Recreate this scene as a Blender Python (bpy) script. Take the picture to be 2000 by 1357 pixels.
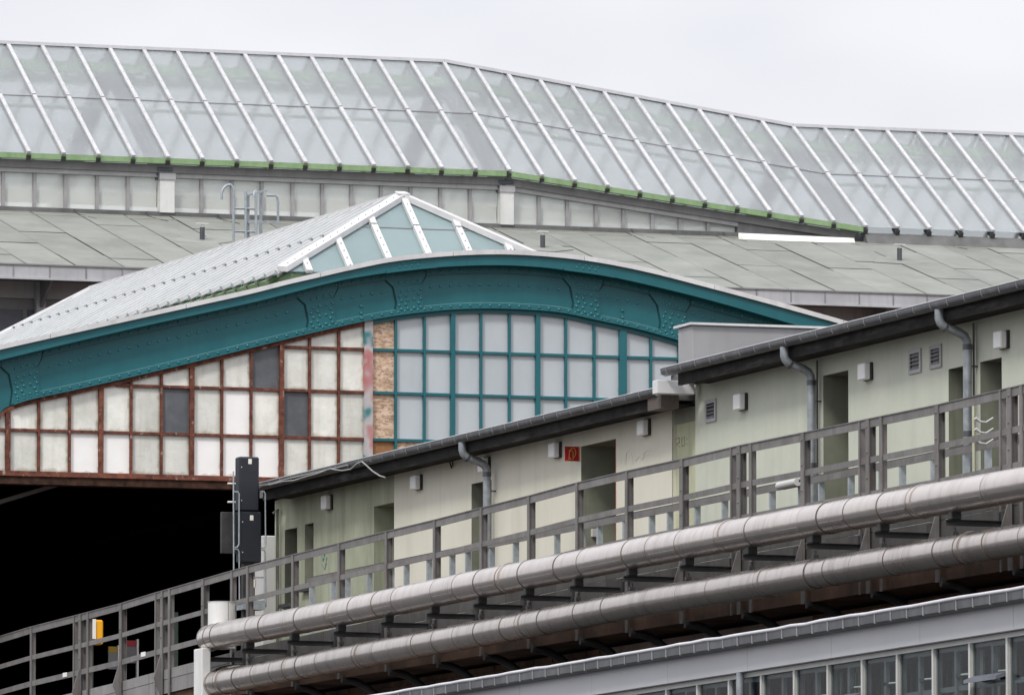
import bpy, math, random
from mathutils import Vector, Matrix
random.seed(7)
S = bpy.context.scene
for o in list(bpy.data.objects): bpy.data.objects.remove(o)
COL = S.collection

# ------------------------------------------------------------------ camera
FPX, CX, CY = 16667.0, 1000.0, 678.5          # focal length and centre in photograph pixels (2000 x 1357)
PITCH, YAW = math.atan(1511.5/FPX), math.atan(5667/FPX)
EYE = Vector((0, 0, 1.6))
cam_d = bpy.data.cameras.new('camera'); cam = bpy.data.objects.new('camera', cam_d); COL.objects.link(cam)
cam_d.sensor_width = 36; cam_d.lens = 300; cam_d.clip_start = 1; cam_d.clip_end = 5000
cam.location = EYE; cam.rotation_euler = (math.radians(90)+PITCH, 0, -YAW)
S.camera = cam
# ------------------------------------------------------------------ world
SUN_EL, SUN_AZ = math.radians(45), math.radians(226)     # azimuth clockwise from +Y: behind and to the left of the camera
w = bpy.data.worlds.new('World'); S.world = w; w.use_nodes = True
nt = w.node_tree; nt.nodes.clear()
N = lambda t: nt.nodes.new(t)
sky = N('ShaderNodeTexSky'); sky.sky_type = 'NISHITA'; sky.sun_disc = False
sky.sun_elevation = SUN_EL; sky.sun_rotation = SUN_AZ
skm = N('ShaderNodeMix'); skm.data_type = 'RGBA'; skm.blend_type = 'MULTIPLY'; skm.inputs[0].default_value = 1
nt.links.new(sky.outputs[0], skm.inputs[6]); skm.inputs[7].default_value = (.1, .1, .1, 1)
tc = N('ShaderNodeTexCoord'); mp = N('ShaderNodeMapping'); mp.inputs['Scale'].default_value = (1, 1, 2.2)
nz = N('ShaderNodeTexNoise'); nz.inputs['Scale'].default_value = 14; nz.inputs['Detail'].default_value = 3; nz.inputs['Roughness'].default_value = .45
nt.links.new(tc.outputs['Generated'], mp.inputs[0]); nt.links.new(mp.outputs[0], nz.inputs['Vector'])
rp = N('ShaderNodeValToRGB'); rp.color_ramp.elements[0].position = .3; rp.color_ramp.elements[1].position = .68
rp.color_ramp.elements[0].color = (.75, .755, .815, 1); rp.color_ramp.elements[1].color = (.93, .925, .945, 1)
nt.links.new(nz.outputs[0], rp.inputs[0])
mx = N('ShaderNodeMix'); mx.data_type = 'RGBA'; mx.inputs[0].default_value = .93
nt.links.new(skm.outputs[2], mx.inputs[6]); nt.links.new(rp.outputs[0], mx.inputs[7])
# overcast luminance: brighter overhead than at the horizon, as under any closed cloud cover
sx = N('ShaderNodeSeparateXYZ'); nt.links.new(tc.outputs['Generated'], sx.inputs[0])
mr = N('ShaderNodeMapRange'); mr.inputs[1].default_value = 0; mr.inputs[2].default_value = 1; mr.inputs[3].default_value = .78; mr.inputs[4].default_value = 1.75
nt.links.new(sx.outputs[2], mr.inputs[0])
bg = N('ShaderNodeBackground'); nt.links.new(mr.outputs[0], bg.inputs[1])
out = N('ShaderNodeOutputWorld')
nt.links.new(mx.outputs[2], bg.inputs[0]); nt.links.new(bg.outputs[0], out.inputs[0])
# ------------------------------------------------------------------ sun
sd = bpy.data.lights.new('sun', 'SUN'); sd.energy = 1.5; sd.angle = math.radians(10); sd.color = (1, .96, .9)
so = bpy.data.objects.new('sun', sd); COL.objects.link(so); so.location = (-20, -20, 60)
tosun = Vector((math.sin(SUN_AZ)*math.cos(SUN_EL), math.cos(SUN_AZ)*math.cos(SUN_EL), math.sin(SUN_EL)))
so.rotation_euler = tosun.to_track_quat('Z', 'Y').to_euler()
S.view_settings.view_transform = 'Standard'; S.view_settings.look = 'None'
S.view_settings.exposure = .28; S.view_settings.gamma = 1; S.view_settings.use_curve_mapping = False
S.render.engine = 'CYCLES'
S.render.resolution_x = 1024; S.render.resolution_y = 694
S.cycles.max_bounces = 8; S.cycles.transparent_max_bounces = 16

# ------------------------------------------------------------------ pixel -> place
FW = Vector((math.sin(YAW)*math.cos(PITCH), math.cos(YAW)*math.cos(PITCH), math.sin(PITCH)))
RT = Vector((math.cos(YAW), -math.sin(YAW), 0)); UP = RT.cross(FW)
def on(ax, px, py, v):
    d = FW + RT*((px-CX)/FPX) - UP*((py-CY)/FPX)
    return EYE + d*((v-EYE[ax])/d[ax])
def onX(px, py, X): return on(0, px, py, X)
def onY(px, py, Y): return on(1, px, py, Y)
def Yat(px, X): return onX(px, 800, X).y
def Xat(px, Y): return onY(px, 600, Y).x
def catmull(P, n=6):
    r = []
    for i in range(len(P)-1):
        p0 = P[max(i-1, 0)]; p1 = P[i]; p2 = P[i+1]; p3 = P[min(i+2, len(P)-1)]
        for k in range(n):
            t = k/n
            d1 = (p2[1]-p0[1])/((p2[0]-p0[0]) or 1); d2 = (p3[1]-p1[1])/((p3[0]-p1[0]) or 1)
            h = p2[0]-p1[0]
            a = 2*t**3-3*t*t+1; b = t**3-2*t*t+t; c = -2*t**3+3*t*t; d = t**3-t*t
            r.append((p1[0]+h*t, a*p1[1]+b*h*d1+c*p2[1]+d*h*d2))
    r.append(P[-1]); return r
def interp(T, x):
    if x <= T[0][0]: return T[0][1]
    for i in range(len(T)-1):
        if x <= T[i+1][0]:
            a, b = T[i], T[i+1]; return a[1]+(b[1]-a[1])*(x-a[0])/(b[0]-a[0])
    return T[-1][1]

# ------------------------------------------------------------------ mesh helpers
class MB:
    def __init__(s): s.v = []; s.f = []; s.sm = set()
    def add(s, vs, fs, smooth=False):
        b = len(s.v); s.v += [tuple(p) for p in vs]
        for q in fs:
            if smooth: s.sm.add(len(s.f))
            s.f.append(tuple(i+b for i in q))
        return s
    def box(s, x0, x1, y0, y1, z0, z1):
        if x0 > x1: x0, x1 = x1, x0
        if y0 > y1: y0, y1 = y1, y0
        if z0 > z1: z0, z1 = z1, z0
        return s.add([(x0,y0,z0),(x1,y0,z0),(x1,y1,z0),(x0,y1,z0),(x0,y0,z1),(x1,y0,z1),(x1,y1,z1),(x0,y1,z1)],
              [(3,2,1,0),(4,5,6,7),(0,1,5,4),(1,2,6,5),(2,3,7,6),(3,0,4,7)])
    def bev(s, x0, x1, y0, y1, z0, z1, b=.01):
        """box with all edges along the three axes chamfered"""
        if x0 > x1: x0, x1 = x1, x0
        if y0 > y1: y0, y1 = y1, y0
        if z0 > z1: z0, z1 = z1, z0
        X = (x0, x1); Y = (y0, y1); Z = (z0, z1); V = []; idx = {}
        for i in (0, 1):
            for j in (0, 1):
                for k in (0, 1):
                    sx, sy, sz = 1-2*i, 1-2*j, 1-2*k
                    idx[i,j,k,'x'] = len(V); V.append((X[i], Y[j]+sy*b, Z[k]+sz*b))
                    idx[i,j,k,'y'] = len(V); V.append((X[i]+sx*b, Y[j], Z[k]+sz*b))
                    idx[i,j,k,'z'] = len(V); V.append((X[i]+sx*b, Y[j]+sy*b, Z[k]))
        Fc = []
        def face(L):
            c = Vector((0,0,0)); pts = [Vector(V[i]) for i in L]
            for p in pts: c += p/len(pts)
            n = (pts[1]-pts[0]).cross(pts[2]-pts[1])
            mid = Vector(((x0+x1)/2, (y0+y1)/2, (z0+z1)/2))
            Fc.append(tuple(L) if n.dot(c-mid) > 0 else tuple(reversed(L)))
        for i in (0, 1):
            face([idx[i,0,0,'x'], idx[i,1,0,'x'], idx[i,1,1,'x'], idx[i,0,1,'x']])
            face([idx[0,i,0,'y'], idx[1,i,0,'y'], idx[1,i,1,'y'], idx[0,i,1,'y']])
            face([idx[0,0,i,'z'], idx[1,0,i,'z'], idx[1,1,i,'z'], idx[0,1,i,'z']])
            for j in (0, 1):
                face([idx[0,i,j,'y'], idx[1,i,j,'y'], idx[1,i,j,'z'], idx[0,i,j,'z']])
                face([idx[i,0,j,'x'], idx[i,1,j,'x'], idx[i,1,j,'z'], idx[i,0,j,'z']])
                face([idx[i,j,0,'x'], idx[i,j,1,'x'], idx[i,j,1,'y'], idx[i,j,0,'y']])
                for k in (0, 1): 
                    if True: pass
        for i in (0, 1):
            for j in (0, 1):
                for k in (0, 1): face([idx[i,j,k,'x'], idx[i,j,k,'y'], idx[i,j,k,'z']])
        return s.add(V, Fc)
    def prism(s, poly, off):
        """planar polygon (3D points) extruded by a vector"""
        n = len(poly); off = Vector(off); P = [Vector(p) for p in poly]
        nn = Vector((0,0,0))
        for i in range(n): nn += P[i].cross(P[(i+1) % n])
        if nn.dot(off) > 0: P.reverse()
        V = P+[p+off for p in P]
        return s.add(V, [tuple(range(n)), tuple(reversed(range(n, 2*n)))] + [((i+1) % n, i, n+i, n+(i+1) % n) for i in range(n)])
    def beam(s, p0, p1, wd, ht, up=(0,0,1), lift=0.0):
        """bar from p0 to p1, wd wide, ht along 'up' starting at lift"""
        p0, p1, up = Vector(p0), Vector(p1), Vector(up); a = (p1-p0).normalized()
        sd_ = a.cross(up).normalized(); u = sd_.cross(a).normalized()
        V = []
        for p in (p0, p1):
            for (q, h) in ((-1, 0), (1, 0), (1, 1), (-1, 1)): V.append(p+sd_*(q*wd/2)+u*(lift+h*ht))
        return s.add(V, [(0,1,2,3),(7,6,5,4),(0,4,5,1),(1,5,6,2),(2,6,7,3),(3,7,4,0)])
    def tube(s, pts, r, n=10, caps=True, rs=None):
        pts = [Vector(p) for p in pts]; m = len(pts); V = []; Fc = []
        t0 = (pts[1]-pts[0]).normalized()
        ref = Vector((0,0,1)) if abs(t0.z) < .9 else Vector((1,0,0))
        u = t0.cross(ref).normalized()
        for i, p in enumerate(pts):
            t = (pts[min(i+1, m-1)]-pts[max(i-1, 0)]).normalized()
            u = (u-t*u.dot(t)).normalized(); v = t.cross(u)
            rr = rs[i] if rs else r
            for k in range(n):
                a = 2*math.pi*k/n; V.append(p+(u*math.cos(a)+v*math.sin(a))*rr)
        for i in range(m-1):
            for k in range(n):
                Fc.append((i*n+k, i*n+(k+1) % n, (i+1)*n+(k+1) % n, (i+1)*n+k))
        s.add(V, Fc, True)
        if caps:
            s.add(V[:n], [tuple(reversed(range(n)))]); s.add(V[-n:], [tuple(range(n))])
        return s
    def band(s, Xs, zt, zb, y0, y1):
        """solid strip between two curves over X, from y0 (front) to y1 (back)"""
        n = len(Xs); V = []; Fc = []
        for x in Xs: V += [(x, y0, zb(x)), (x, y0, zt(x)), (x, y1, zb(x)), (x, y1, zt(x))]
        for i in range(n-1):
            a, b = 4*i, 4*i+4
            Fc += [(a, b, b+1, a+1), (b+2, a+2, a+3, b+3), (a+1, b+1, b+3, a+3), (b, a, a+2, b+2)]
        e = 4*(n-1); Fc += [(0, 1, 3, 2), (e+1, e, e+2, e+3)]
        return s.add(V, Fc)
    def dome(s, c, nrm, r, n=7):
        c, nrm = Vector(c), Vector(nrm).normalized()
        ref = Vector((0,0,1)) if abs(nrm.z) < .9 else Vector((1,0,0))
        u = nrm.cross(ref).normalized(); v = nrm.cross(u); V = []
        for (rr, hh) in ((1, 0), (.75, .6)):
            for k in range(n):
                a = 2*math.pi*k/n; V.append(c+(u*math.cos(a)+v*math.sin(a))*r*rr+nrm*r*hh)
        V.append(c+nrm*r*.85)
        Fc = [(k, n+k, n+(k+1) % n, (k+1) % n) for k in range(n)]+[(n+k, 2*n, n+(k+1) % n) for k in range(n)]
        return s.add(V, Fc, True)
    def mesh(s, name):
        me = bpy.data.meshes.new(name); me.from_pydata(s.v, [], s.f)
        if s.sm:
            for i in s.sm: me.polygons[i].use_smooth = True
        me.update(); return me
    def build(s, name, m, parent=None, label=None, kind=None):
        o = bpy.data.objects.new(name, s.mesh(name)); o.data.materials.append(MAT[m] if isinstance(m, str) else m)
        COL.objects.link(o)
        if parent is not None:
            o.parent = parent
            if parent.type == 'EMPTY': o.matrix_parent_inverse = Matrix.Translation(-Vector(parent.location))
        if label: o['label'] = label
        if kind: o['kind'] = kind
        return o
def thing(name, label, cat, loc, group=None):
    o = bpy.data.objects.new(name, None); COL.objects.link(o); o.location = loc; o.empty_display_size = .3
    o['label'] = label; o['category'] = cat
    if group: o['group'] = group
    return o
def tag(o, label, cat, group=None):
    o['label'] = label; o['category'] = cat
    if group: o['group'] = group
    return o
def copy_piece(o, loc, parent):
    c = o.copy(); COL.objects.link(c); c.location = loc; c.parent = parent; return c

# ------------------------------------------------------------------ materials
MAT = {}
def mat(name, c1, c2=None, rough=.6, metal=0, scale=3, detail=5, streak=None, samt=.5, sscale=(7, 7, .45), spos=(.5, .72),
        bump=0, bscale=40, rnd=0, spec=.5, edge=None, ewid=.12, pos=(.35, .7), stretch=None):
    m = bpy.data.materials.new(name); m.use_nodes = True; t = m.node_tree; nd = t.nodes; L = t.links
    P = nd['Principled BSDF']; P.inputs['Roughness'].default_value = rough; P.inputs['Metallic'].default_value = metal
    P.inputs['Specular IOR Level'].default_value = spec
    c2 = c2 or c1
    tcn = nd.new('ShaderNodeTexCoord')
    n1 = nd.new('ShaderNodeTexNoise'); n1.inputs['Scale'].default_value = scale; n1.inputs['Detail'].default_value = detail; n1.inputs['Roughness'].default_value = .62
    if stretch:
        ms = nd.new('ShaderNodeMapping'); ms.inputs['Scale'].default_value = stretch
        L.new(tcn.outputs['Object'], ms.inputs[0]); L.new(ms.outputs[0], n1.inputs['Vector'])
    else: L.new(tcn.outputs['Object'], n1.inputs['Vector'])
    r1 = nd.new('ShaderNodeValToRGB'); r1.color_ramp.elements[0].position = pos[0]; r1.color_ramp.elements[1].position = pos[1]
    r1.color_ramp.elements[0].color = (*c1, 1); r1.color_ramp.elements[1].color = (*c2, 1)
    L.new(n1.outputs[0], r1.inputs[0]); col = r1.outputs[0]
    if streak:
        mpn = nd.new('ShaderNodeMapping'); mpn.inputs['Scale'].default_value = sscale
        n2 = nd.new('ShaderNodeTexNoise'); n2.inputs['Scale'].default_value = 1; n2.inputs['Detail'].default_value = 6; n2.inputs['Roughness'].default_value = .6
        L.new(tcn.outputs['Object'], mpn.inputs[0]); L.new(mpn.outputs[0], n2.inputs['Vector'])
        r2 = nd.new('ShaderNodeMapRange'); r2.inputs[1].default_value = spos[0]; r2.inputs[2].default_value = spos[1]; r2.inputs[3].default_value = 0; r2.inputs[4].default_value = samt
        L.new(n2.outputs[0], r2.inputs[0])
        mm = nd.new('ShaderNodeMix'); mm.data_type = 'RGBA'; L.new(r2.outputs[0], mm.inputs[0]); L.new(col, mm.inputs[6]); mm.inputs[7].default_value = (*streak, 1)
        col = mm.outputs[2]
    if edge:
        sp = nd.new('ShaderNodeSeparateXYZ'); L.new(tcn.outputs['Generated'], sp.inputs[0])
        def mth(op, a, b):
            q = nd.new('ShaderNodeMath'); q.operation = op
            for i, x in enumerate((a, b)):
                if isinstance(x, (int, float)): q.inputs[i].default_value = x
                else: L.new(x, q.inputs[i])
            return q.outputs[0]
        ex = mth('MINIMUM', sp.outputs[0], mth('SUBTRACT', 1, sp.outputs[0]))
        ez = mth('MINIMUM', sp.outputs[2], mth('MULTIPLY', mth('SUBTRACT', 1, sp.outputs[2]), 1.6))
        e = mth('MINIMUM', ex, ez)
        n3 = nd.new('ShaderNodeTexNoise'); n3.inputs['Scale'].default_value = 9; n3.inputs['Detail'].default_value = 4
        L.new(tcn.outputs['Object'], n3.inputs['Vector'])
        e = mth('ADD', e, mth('MULTIPLY', mth('SUBTRACT', n3.outputs[0], .5), .22))
        r3 = nd.new('ShaderNodeMapRange'); r3.inputs[1].default_value = 0; r3.inputs[2].default_value = ewid; r3.inputs[3].default_value = .75; r3.inputs[4].default_value = 0
        L.new(e, r3.inputs[0])
        mm = nd.new('ShaderNodeMix'); mm.data_type = 'RGBA'; L.new(r3.outputs[0], mm.inputs[0]); L.new(col, mm.inputs[6]); mm.inputs[7].default_value = (*edge, 1)
        col = mm.outputs[2]
    if rnd:
        oi = nd.new('ShaderNodeObjectInfo'); r4 = nd.new('ShaderNodeMapRange'); r4.inputs[3].default_value = 1-rnd; r4.inputs[4].default_value = 1+rnd
        L.new(oi.outputs['Random'], r4.inputs[0])
        hs = nd.new('ShaderNodeHueSaturation'); L.new(r4.outputs[0], hs.inputs['Value']); L.new(col, hs.inputs['Color']); col = hs.outputs[0]
    L.new(col, P.inputs['Base Color'])
    if bump:
        n4 = nd.new('ShaderNodeTexNoise'); n4.inputs['Scale'].default_value = bscale; n4.inputs['Detail'].default_value = 4
        L.new(tcn.outputs['Object'], n4.inputs['Vector'])
        bp = nd.new('ShaderNodeBump'); bp.inputs['Strength'].default_value = bump; bp.inputs['Distance'].default_value = .02
        L.new(n4.outputs[0], bp.inputs['Height']); L.new(bp.outputs[0], P.inputs['Normal'])
    MAT[name] = m; return m
mat('asphalt', (.045,.045,.048), (.07,.07,.07), .9, scale=.8, bump=.3)
mat('white_bar', (.47,.47,.485), (.55,.55,.56), .45, scale=4, rnd=.05, streak=(.38,.38,.39), samt=.3)
mat('white_bar_near', (.60,.60,.61), (.69,.69,.69), .45, scale=4, rnd=.05, streak=(.45,.45,.45), samt=.3)
mat('ridge_metal', (.55,.55,.58), (.66,.66,.68), .5, scale=3)
mat('green_paint', (.20,.32,.15), (.28,.40,.21), .55, scale=5, streak=(.12,.2,.08), samt=.4)
mat('grey_paint', (.20,.195,.20), (.27,.265,.27), .6, scale=2, streak=(.13,.13,.13), samt=.4, rnd=.05)
mat('light_grey_paint', (.36,.355,.36), (.44,.435,.44), .55, scale=2, streak=(.25,.25,.25), samt=.4, rnd=.05)
mat('mullion_grey', (.30,.29,.30), (.38,.37,.38), .55, scale=5, rnd=.06)
mat('white_paint', (.66,.66,.65), (.75,.75,.73), .5, scale=3, streak=(.5,.49,.46), samt=.4)
mat('felt', (.225,.237,.215), (.285,.295,.272), .95, scale=1.1, streak=(.18,.188,.17), samt=.45, sscale=(1.2,.5,.5), bump=.25, bscale=60, rnd=.07, spec=.2)
mat('felt_dark', (.12,.122,.12), (.19,.192,.188), .95, scale=2.2, bump=.3, bscale=40, spec=.2)
mat('felt_joint', (.05,.05,.047), (.08,.08,.077), .95, scale=6, spec=.2)
mat('zinc', (.40,.40,.415), (.50,.50,.515), .5, metal=.15, scale=1.4, streak=(.30,.30,.31), samt=.5, rnd=.06)
mat('zinc_grey', (.31,.31,.32), (.38,.38,.39), .5, metal=.1, scale=1, streak=(.26,.26,.27), samt=.4)
mat('zinc_pale', (.60,.60,.61), (.72,.72,.72), .55, scale=2, streak=(.45,.45,.45), samt=.5, rnd=.05)
mat('zinc_dark', (.058,.063,.071), (.095,.10,.11), .42, metal=.2, scale=3, streak=(.19,.19,.2), samt=.5, rnd=.12)
mat('zinc_shop', (.06,.064,.07), (.10,.105,.113), .45, metal=.2, scale=5, streak=(.15,.15,.155), samt=.5, rnd=.2)
mat('lip_metal', (.34,.35,.36), (.45,.45,.46), .4, metal=.3, scale=4)
mat('teal', (.010,.115,.138), (.016,.138,.16), .42, scale=1.6, streak=(.014,.10,.12), samt=.5, bump=.05, bscale=12, spec=.4)
mat('rivet_teal_lit', (.02,.17,.195), (.03,.20,.225), .22, scale=3, spec=.7)  # lighter than the arch teal: rivet highlights put into the colour
mat('teal_gap', (.004,.028,.036), rough=.7)
mat('teal_highlight', (.16,.32,.34), (.28,.42,.43), .5)  # pale teal paints the highlight along the lower angle
mat('rust', (.085,.034,.026), (.23,.085,.055), .85, scale=9, detail=8, streak=(.36,.30,.26), samt=.75, sscale=(14,14,9), spos=(.60,.68), bump=.4, bscale=50, rnd=.1, spec=.25)
mat('rust_dark', (.022,.014,.011), (.09,.045,.03), .9, scale=7, detail=8, bump=.4, bscale=50, spec=.2)
mat('pane_old', (.66,.67,.61), (.84,.845,.79), .38, scale=2.6, detail=6, edge=(.30,.27,.18), ewid=.10, rnd=.15, bump=.3, bscale=14, streak=(.50,.48,.38), samt=.55, sscale=(9,9,1.2), spos=(.5,.78))
mat('pane_white', (.92,.92,.90), (.98,.98,.96), .35, scale=4, edge=(.62,.58,.46), ewid=.035)
mat('pane_slate', (.09,.098,.11), (.125,.135,.15), .5, scale=5, detail=7, streak=(.26,.26,.25), samt=.45, sscale=(16,16,3), spos=(.6,.78), rnd=.05)
mat('pane_new', (.47,.515,.545), (.515,.56,.59), .30, scale=1.2, rnd=.045, edge=(.38,.41,.43), ewid=.05, streak=(.39,.43,.46), samt=.35, sscale=(3,3,.7))
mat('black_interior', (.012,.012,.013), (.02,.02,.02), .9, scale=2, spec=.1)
mat('dark_steel', (.03,.03,.032), (.06,.058,.056), .6, scale=6, rnd=.1)
mat('rail_steel', (.13,.123,.119), (.20,.19,.184), .55, metal=.1, scale=3.5, streak=(.10,.075,.06), samt=.55, sscale=(12,12,2), rnd=.08)
mat('skirt_steel', (.19,.185,.18), (.27,.265,.255), .65, scale=2, streak=(.1,.09,.085), samt=.6, rnd=.08)
mat('skirt_shaded', (.055,.053,.051), (.095,.091,.087), .7, scale=2, streak=(.03,.027,.025), samt=.6, rnd=.12)  # darker copy of skirt_steel: the pipe's shadow is put into the colour
mat('galvanised', (.30,.34,.37), (.42,.46,.49), .45, metal=.35, scale=14, rnd=.06)
mat('zinc_pipe', (.24,.27,.30), (.40,.43,.45), .45, metal=.3, scale=9, detail=7, streak=(.14,.15,.17), samt=.6, sscale=(14,14,2.5), rnd=.05)
mat('fascia_wood', (.010,.0092,.009), (.032,.029,.027), .85, scale=3, detail=8, streak=(.085,.08,.075), samt=.7, sscale=(4,1.2,9), spos=(.54,.7), bump=.4, bscale=25, spec=.25)
mat('wood_end', (.07,.057,.05), (.15,.125,.108), .85, scale=6, stretch=(30,30,3), detail=6)
mat('wall_cream', (.65,.635,.535), (.71,.695,.60), .9, scale=1.2, streak=(.48,.475,.40), samt=.28, sscale=(5,5,.35), bump=.12, bscale=70, spec=.2)
mat('wall_olive', (.33,.35,.26), (.43,.45,.34), .9, scale=1.5, streak=(.19,.21,.155), samt=.7, sscale=(4,4,.3), spos=(.42,.72), bump=.12, bscale=70, spec=.2)
mat('wall_green', (.52,.55,.465), (.60,.625,.535), .9, scale=1.2, streak=(.42,.45,.38), samt=.3, sscale=(4,4,.3), bump=.12, bscale=70, spec=.2)
mat('wall_yellow_green', (.47,.49,.33), (.54,.55,.39), .9, scale=3, streak=(.36,.37,.26), samt=.6, sscale=(4,4,.5), spec=.2)
mat('wall_grey_green', (.24,.25,.205), (.30,.31,.25), .9, scale=3, spec=.2)
mat('jamb_olive', (.20,.21,.165), (.255,.265,.205), .85, scale=3, streak=(.12,.13,.10), samt=.5, bump=.08, bscale=60, spec=.2)
mat('lamp_white', (.80,.80,.80), (.84,.84,.84), .35, scale=3)
mat('black_plastic', (.012,.013,.015), (.018,.019,.022), .45, scale=3)
mat('signal_black', (.011,.014,.022), (.016,.019,.028), .5, scale=4, streak=(.03,.032,.036), samt=.4)
mat('sign_red', (.42,.012,.02), (.47,.018,.026), .4, scale=3)
mat('sign_yellow', (.75,.45,.12), rough=.4)
mat('red_edge', (.26,.035,.02), (.34,.05,.03), .6, scale=8)
mat('white_plain', (.82,.82,.80), rough=.5)
mat('plaque_white', (.8,.77,.7), rough=.5)
mat('yellow_box', (.85,.40,.01), (.88,.43,.012), .4, scale=4)
mat('cabinet_grey', (.50,.50,.49), (.56,.56,.55), .6, scale=2, streak=(.4,.4,.38), samt=.4)
mat('cable_grey', (.25,.25,.24), (.32,.32,.31), .6)
mat('note_buff', (.62,.47,.33), (.72,.6,.48), .8, scale=9)
mat('wood_pale', (.42,.40,.33), rough=.8)
mat('brick', (.14,.07,.05), (.34,.15,.09), .9, scale=4, detail=7, rnd=.45, bump=.3, bscale=40, spec=.2)
mat('sooty_brick', (.045,.032,.025), (.17,.10,.065), .95, scale=1.2, detail=8, bump=.3, bscale=40, spec=.2)
mat('old_render', (.20,.15,.125), (.33,.26,.22), .95, scale=1.3, detail=9, streak=(.09,.065,.055), samt=.8, sscale=(2.5,2.5,1), bump=.2, spec=.2)
mat('concrete', (.13,.13,.125), (.2,.2,.19), .9, scale=1.5, streak=(.07,.07,.065), samt=.6)
mat('fascia_panel', (.46,.465,.485), (.51,.515,.535), .38, metal=.2, scale=.6, rnd=.02)
mat('frame_pale', (.50,.50,.48), (.58,.58,.56), .45, scale=4, rnd=.05)
mat('frame_blue', (.14,.148,.18), (.19,.198,.235), .5, scale=4)
mat('dark_grey', (.10,.105,.13), (.14,.145,.17), .6)
mat('room_grey', (.012,.012,.012), (.03,.03,.028), .9, scale=.9)
mat('blind', (.06,.065,.06), (.12,.12,.115), .9, scale=2, rnd=.35)
mat('curtain_pale', (.22,.23,.22), (.36,.37,.35), .9, scale=6, rnd=.4)
mat('post_green', (.06,.10,.07), rough=.6)
mat('poster_yellow', (.35,.24,.02), rough=.6)
mat('poster_red', (.38,.03,.04), rough=.6)
mat('poster_grey', (.2,.2,.21), rough=.6)
mat('seam_dark', (.10,.085,.075), (.2,.17,.15), .45, metal=.6, scale=9)
mat('roof_tar', (.025,.025,.026), (.05,.05,.05), .9, scale=2, spec=.2)
mat('tarnish', (.17,.13,.095), (.25,.2,.15), .5, metal=.5, scale=12)

def mat_osb(name, a, b, c):
    mat(name, a, b, .8, scale=7, detail=5, stretch=(1,1,1.7), bump=.25, bscale=30, pos=(.3,.62), streak=c, samt=.75, sscale=(17,17,40), spos=(.50,.58), rnd=.12, spec=.2)
mat_osb('osb', (.44,.29,.19), (.70,.53,.40), (.27,.17,.12))
mat('board_brown', (.26,.12,.045), (.36,.18,.075), .7, scale=6, detail=7, stretch=(3,1,12))

def mat_patch():          # post stripped to primer: grey, pink and teal patches
    m = mat('primer_post', (.42,.42,.43), rough=.7); t = m.node_tree; nd = t.nodes; L = t.links
    r = [n for n in nd if n.type == 'VALTORGB'][0].color_ramp; nz_ = [n for n in nd if n.type == 'TEX_NOISE'][0]
    nz_.inputs['Scale'].default_value = 1.9; nz_.inputs['Detail'].default_value = 2
    while len(r.elements) > 1: r.elements.remove(r.elements[-1])
    r.elements[0].position = .30; r.elements[0].color = (.02,.15,.17,1)
    for p_, c_ in ((.40,(.05,.2,.22,1)), (.46,(.40,.40,.41,1)), (.52,(.48,.46,.46,1)), (.59,(.46,.24,.24,1)), (.67,(.46,.15,.15,1)), (.75,(.42,.42,.43,1))):
        e = r.elements.new(p_); e.color = c_
mat_patch()

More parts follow.
